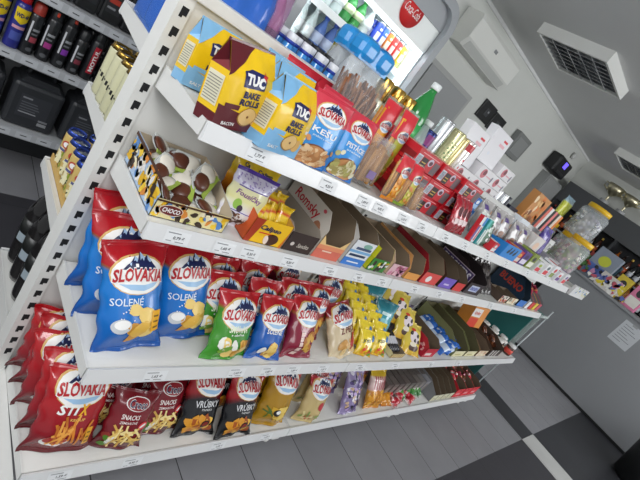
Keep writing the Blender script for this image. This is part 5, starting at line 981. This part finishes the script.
FG = bottle('fridge_bottle', 'drink bottle', pet(.036, .245, .013), mat('fr_green', '#3f9a4c', .1, clear=.25), h('#3a8a44', .4), (.0365, .09, .15, h('#d9e6b8', .35)))
FW = bottle('fridge_bottle', 'drink bottle', pet(.036, .245, .013), mat('fr_clear', '#dfe8e6', .1, clear=.35), h('#e6e9ea', .4), (.0365, .09, .15, h('#eef2f2', .35)))
FB = bottle('fridge_bottle', 'drink bottle', pet(.036, .245, .013), mat('fr_blue', '#6a8ad0', .1, clear=.3), h('#3a5ab8', .4), (.0365, .09, .15, h('#c9d4ee', .35)))
FY = bottle('fridge_bottle', 'drink bottle', pet(.036, .245, .013), mat('fr_yel', '#d9c84a', .1, clear=.3), h('#d8b02a', .4), (.0365, .09, .15, h('#e6e2c0', .35)))
for lev, z in enumerate((1.061, 1.401)):
    for k in range(11):
        P, nm = ((FG, 'green'), (FG, 'green'), (FW, 'clear'), (FW, 'clear'), (FB, 'blue'), (FY, 'yellow'))[(k * 5 // 7 + lev * 2) % 6]
        P.put((.99 + .085 * k, 1.27, z), (0, 0, 0), '%s drink bottle standing on the %s lit fridge shelf' % (nm, ('lower', 'upper')[lev]), '%s bottles on the %s fridge shelf' % (nm, ('lower', 'upper')[lev]))
for k in range(7):
    P, nm = ((FG, 'green'), (FW, 'clear'))[k % 4 > 1]; P.put((.99 + .086 * k, 1.27, 1.676), (0, 0, 0), '%s drink bottle on the top fridge shelf under the header' % nm, '%s bottles on the top fridge shelf' % nm, (1, 1, .72))
for k, (c, nm, l) in enumerate((('#2a4ac0', 'dark blue', '#e6e9f6'), ('#3a6ad8', 'blue', '#d8e2f6'), ('#e6802a', 'orange', '#f6e2c8'), ('#d83a34', 'red', '#f2c8c0'), ('#e0403a', 'bright red', '#f4d0c8'), ('#d8d43a', 'lime yellow', '#f4f2c0'))):
    P = can('fridge_can', 'drink can', .029, .165, h(c, .3, coat=.2), ALU, lambda D, r, hh, l=l: (D.rect(-.02, .02, hh * .3, hh * .62, h(l, .35), 1), D.rect(-.01, .014, hh * .7, hh * .78, h(l, .35), 1)))
    P.put((1.60 + .058 * k, 1.255, 1.676), (0, 0, 0), '%s drink can on the fridge shelf below the round red sign' % nm)
    for j in (1,): P.put((1.60 + .058 * k, 1.325, 1.676), (0, 0, 0), '%s drink can hidden behind the front can of its colour in the fridge' % nm)
# ================================================================== on the back wall
ac = thing('air_conditioner', 'white wall air conditioner above the grey door', 'air conditioner', (3.23, WY - .10, 2.36)); w = .47
b = B(); b.prism([(.095, -.14), (.095, .14), (-.09, .14), (-.105, .11), (-.105, -.06), (-.06, -.14)], -w, w, h('#d8d9d4', .4), 'x'); b.build('casing', ac)
b = B(); b.prism([(-.107, .105), (-.107, -.055), (-.104, -.055), (-.104, .105)], -w + .01, w - .01, h('#e0e1dc', .35), 'x'); D = Dec(0); D.rect(-.06, .0, .02, .05, h('#8a8c8e', .4), 1); D.build(b, frontF(-.107), .0006); b.build('front_cover', ac)
b = B(); b.prism([(-.10, -.075), (-.065, -.135), (-.06, -.132), (-.095, -.072)], -w + .06, w - .06, h('#c2c4c0', .4), 'x'); b.build('air_flap', ac)
for x, z, lb in ((4.01, 2.035, 'black square switch plate on the wall, left one'), (4.33, 2.02, 'black square switch plate on the wall, right one')):
    t = thing('wall_plate', lb, 'wall plate', (x, WY - .012, z)); B().box(-.15, .15, -.012, .010, -.10, .10, h('#1a1b1d', .35), .004).build('plate', t); b = B(); b.box(-.04, .04, -.016, -.011, -.04, .04, h('#3a3c40', .3), .002); b.box(.004, .03, -.018, -.016, .0, .02, h('#9a9ca0', .4)); b.build('switch', t)
t = thing('grey_wall_box', 'grey square wall box beyond the white cartons', 'wall box', (5.0, WY - .04, 2.02)); B().box(-.20, .20, -.04, .035, -.15, .15, h('#7d7f7e', .5), .005).build('housing', t); B().box(-.15, .15, -.045, -.04, -.10, .10, h('#8d8f8e', .5)).build('front_cover', t)
t = thing('wall_camera', 'small dark round camera on the wall near the room corner', 'camera', (6.60, WY - .02, 2.505)); B().lathe([(.05, 0), (.05, .02), (.035, .035), (.0001, .04)], h('#c9cac6', .4), 16).build('camera_base', t, rot=(PI / 2, 0, 0))
# ================================================================== counter, right wall cabinet, ceiling lamps
CG = mat('counter_grey', '#8b8d90', .5, noise=.04, nscale=3)
ct = thing('shop_counter', 'tall plain grey shop counter with a taped paper notice', 'counter', (6.0, 0, 0))
B().box(0, .03, -1.42, .62, .04, 1.25, CG).build('front_panel', ct); B().box(-.03, .62, -1.45, .62, 1.25, 1.285, h('#8a8c8f', .45), .004).build('counter_top', ct); B().box(.02, .6, -1.40, .60, 0, .045, h('#1a1b1d', .6)).build('plinth', ct)
B().box(.03, .6, .60, .62, .045, 1.25, CG).build('end_panel', ct)
b = B().box(-.003, -.0005, -.12, .12, -.15, .15, h('#c3c6ca', .6)); D = Dec(0)
for k in range(7): D.rect(-.09, .05 + .04 * ((k * 7) % 3 - 1), .10 - .034 * k, .106 - .034 * k, h('#6a6e74', .6), 1)
D.build(b, planeF((-.003, 0, 0), (0, -1, 0), (0, 0, 1), (-1, 0, 0)), .0006); t = thing('paper_notice', 'pale paper notice with printed lines taped on the grey counter', 'notice', (6.0, -.46, 1.04)); b.build('sheet', t); B().box(-.0045, -.003, -.03, .03, .13, .155, mat('tape', '#d9dcdc', .2, clear=.5)).build('tape', t)
def on(name, label, cat, x, y, w, d, hh, cols, z=1.286, rz=90, pr=None): return mini_box(name, label, cat, w, d, hh, cols, (x, y, z), -rz, 0, pr)
on('card_display', 'blue and grey standing card display on the counter', 'display', 6.10, .30, .30, .10, .42, ['#8a94a4', '#5a78c8', '#c9d03a'])
on('sweets_stand', 'green, red and dark sweets stand on the counter left of the blue display', 'sweets stand', 6.08, .56, .20, .14, .24, ['#4a6a3a', '#a83a34', '#2a2a2c'], pr=spl(['#4a7a3a', '#b03a34', '#2a2a2c', '#d8c84a'], 20, 3, .03))
on('magazine_rack', 'pink and yellow magazines rack at the counter front edge', 'magazine rack', 6.02, .08, .26, .08, .20, ['#d8d2cc', '#c88ab0', '#e6d23a'], pr=spl(['#c88ab0', '#e6d23a', '#5a6ab0', '#f0ece6', '#2a2a30', '#c85a6a'], 30, 5, .035))
on('black_bag', 'black soft display box behind the candy jars on the counter', 'display', 6.10, .50, .34, .2, .10, ['#1a1b1e', '#2a2b2e', '#3a3a3e'], 1.286 + .242) if False else None
for k, (c, nm) in enumerate((('#b83a34', 'red'), ('#2a4a5a', 'petrol blue'), ('#d8c03a', 'yellow'), ('#d87aa0', 'pink'))): on('counter_box', '%s small box in the row on the counter' % nm, 'box', 6.30, .45 - .22 * k, .17, .12, .30 + .05 * (k % 2), [c, '#e6e2da', '#2a2a2c'])
t = thing('black_bin', 'black rounded bin standing at the near end of the counter', 'bin', (5.36, -1.56, 0)); B().lathe([(.001, 0), (.22, 0), (.24, .02), (.28, .42), (.27, .46), (.25, .46), (.24, .05), (.0001, .04)], h('#131416', .5), 28).build('bucket', t); B().lathe([(.282, .43), (.295, .44), (.295, .465), (.27, .47)], h('#1b1c1e', .4), 28).build('rim', t)
# cabinet on the right wall
cb = thing('wall_cabinet', 'dark grey wall cabinet with bottle shelves behind the counter', 'cabinet', (RX, 0, 0)); DG = h('#4b4d4f', .6); LG = h('#8d9092', .5); cx = -.42; y0, y1 = -1.3, 1.63
B().box(-.03, -.005, y0, y1, 0, 2.2, h('#2a2b2d', .7)).build('back_panel', cb); B().box(cx, -.005, y0, y1, 1.90, 2.22, DG).build('header', cb)
for y in (y0, .55, y1 - .03): B().box(cx, -.03, y, y + .03, 0, 1.90, h('#35373a', .6)).build('side_panel', cb)
CZ = (.9, 1.25, 1.55)
for z in CZ: o = B().box(cx + .01, -.03, y0 + .03, y1 - .03, z - .025, z, LG).build('shelf_board', cb)
q = random.Random(77)
def spirit(c, lab, capc):
    root = thing('spirit_bottle', '', 'bottle'); B().lathe([(.001, 0), (.036, 0), (.038, .01), (.038, .16), (.030, .195), (.014, .215), (.013, .26)], mat('sp_' + c[1:], c, .1, coat=.5), 14).build('bottle_body', root); B().lathe([(.0385, .05), (.0385, .12)], h(lab, .4), 14).build('label', root); B().lathe([(.015, .245), (.015, .275), (.0001, .276)], h(capc, .4), 12).build('cap', root); return Proto(root)
SP = [(spirit('#241510', '#8a8478', '#1a1a1c'), 'dark brown'), (spirit('#8a4a14', '#d9c9a0', '#3a2a1a'), 'amber'), (spirit('#16181c', '#b8bcc2', '#8a2a22'), 'black'), (spirit('#3a1a12', '#a8502a', '#c8a84a'), 'red brown')]
for r, z in enumerate(CZ):
    y = 1.56; k = 0
    while y > y0 + .12:
        if not (.50 < y < .63):
            P, nm = SP[(k * 3 + r + k // 4) % 4]; P.put((RX + cx + .07, y, z + .001), (0, 0, -PI / 2), '%s spirit bottle in the %s row of the wall cabinet' % (nm, ('lowest', 'middle', 'top')[r]), '%s bottles in the %s cabinet row' % (nm, ('lowest', 'middle', 'top')[r])); 
        y -= .094; k += 1
t = thing('brandy_jug', 'big amber brandy jug on the cabinet shelf just above the counter', 'jug', (RX - .62, .13, 1.286))
t.location = (6.45, .02, 1.286); B().lathe([(.001, 0), (.10, 0), (.12, .03), (.12, .14), (.07, .22), (.03, .25), (.03, .29)], mat('amber_glass', '#a8661c', .1, coat=.5), 20).build('jug_body', t); B().lathe([(.032, .28), (.032, .32), (.0001, .321)], h('#2a1a10', .4), 14).build('cap', t)
GM2 = h('#dcd4b4', .36, metal=1)
for k, (y, s) in enumerate(((1.13, 1.0), (.86, .95))):
    t = thing('trophy_cup', 'gold trophy cup on top of the wall cabinet, %s one' % ('left', 'right')[k], 'trophy', (RX - .20, y, 2.221)); t.scale = (s, s, s)
    B().lathe([(.001, 0), (.07, 0), (.07, .06), (.0001, .06)], h('#b9bbbd', .3), 16).build('plinth', t); B().lathe([(.02, .06), (.012, .08), (.018, .11), (.012, .14), (.05, .17), (.11, .23), (.13, .31), (.125, .31), (.10, .24), (.0001, .19)], GM2, 22).build('cup', t)
    for sx in (-1, 1): B().tube([(0, sx * .12, .29), (0, sx * .17, .30), (0, sx * .17, .24), (0, sx * .09, .20)], .010, GM2, 8).build('handle', t)
t = thing('trophy_cup', 'small gold trophy low on the cabinet top near the photo\'s right edge', 'trophy', (RX - .2, .45, 2.221)); B().lathe([(.06, 0), (.06, .04), (.0001, .04)], h('#3a3a3c', .4), 14).build('plinth', t); B().lathe([(.015, .04), (.012, .08), (.07, .14), (.08, .19), (.0001, .15)], GM2, 18).build('cup', t)
# grey cabinet and black machine by the back wall
t = thing('grey_cabinet', 'plain light grey cabinet against the back wall beside the black machine', 'cabinet', (6.56, 1.72, 0)); B().box(-.40, .25, -.07, .075, .05, 2.08, h('#8f9190', .5), .004).build('body', t); B().box(-.38, .24, -.085, -.07, .08, 2.05, h('#9a9c9b', .45), .003).build('door', t); B().box(-.38, .24, -.06, .07, 0, .05, BLK).build('plinth', t)
t = thing('black_machine', 'black wall machine with a glowing violet square above the grey cabinet', 'machine', (6.26, 1.72, 2.11)); B().box(-.27, .27, -.10, .075, 0, .25, h('#17181b', .4), .03).build('housing', t); b = B(); b.box(-.06, .06, -.106, -.098, .13, .22, mat('violet_screen', '#5a4ae0', .4, emit=1.6), .004); b.build('lit_display', t); B().box(-.16, .16, -.11, -.095, .03, .07, h('#26282b', .3), .003).build('drip_tray', t)
# louvre ceiling lamps (switched off)
MIR = h('#d6d8dc', .22, metal=1)
def lamp(label, x0, y0, s=.60):
    t = thing('ceiling_lamp', label, 'ceiling lamp', (x0, y0, CH)); z0 = -.085; f_ = B()
    for a in ((0, s, 0, .02), (0, s, s - .02, s), (0, .02, .02, s - .02), (s - .02, s, .02, s - .02)): f_.box(a[0], a[1], a[2], a[3], z0, 0, h('#dedfdb', .4))
    f_.build('white_frame', t); B().box(.02, s - .02, .02, s - .02, -.012, -.004, MIR).build('reflector', t); b = B()
    for k in range(1, 8): b.box(.02 + (s - .04) * k / 8 - .003, .02 + (s - .04) * k / 8 + .003, .02, s - .02, z0 + .004, -.03, MIR)
    for k in range(1, 5): b.box(.02, s - .02, .02 + (s - .04) * k / 5 - .003, .02 + (s - .04) * k / 5 + .003, z0 + .004, -.03, MIR)
    b.build('louvre_grid', t)
    for k in range(4): B().tube([(.04, .08 + .147 * k, -.028), (s - .04, .08 + .147 * k, -.028)], .012, h('#e6e6e2', .3), 10).build('fluorescent_tube', t)
lamp('square louvre ceiling lamp, switched off, above the air conditioner side', 2.92, .57, .63); lamp('square louvre ceiling lamp near the room corner above the trophies', 5.42, .36)
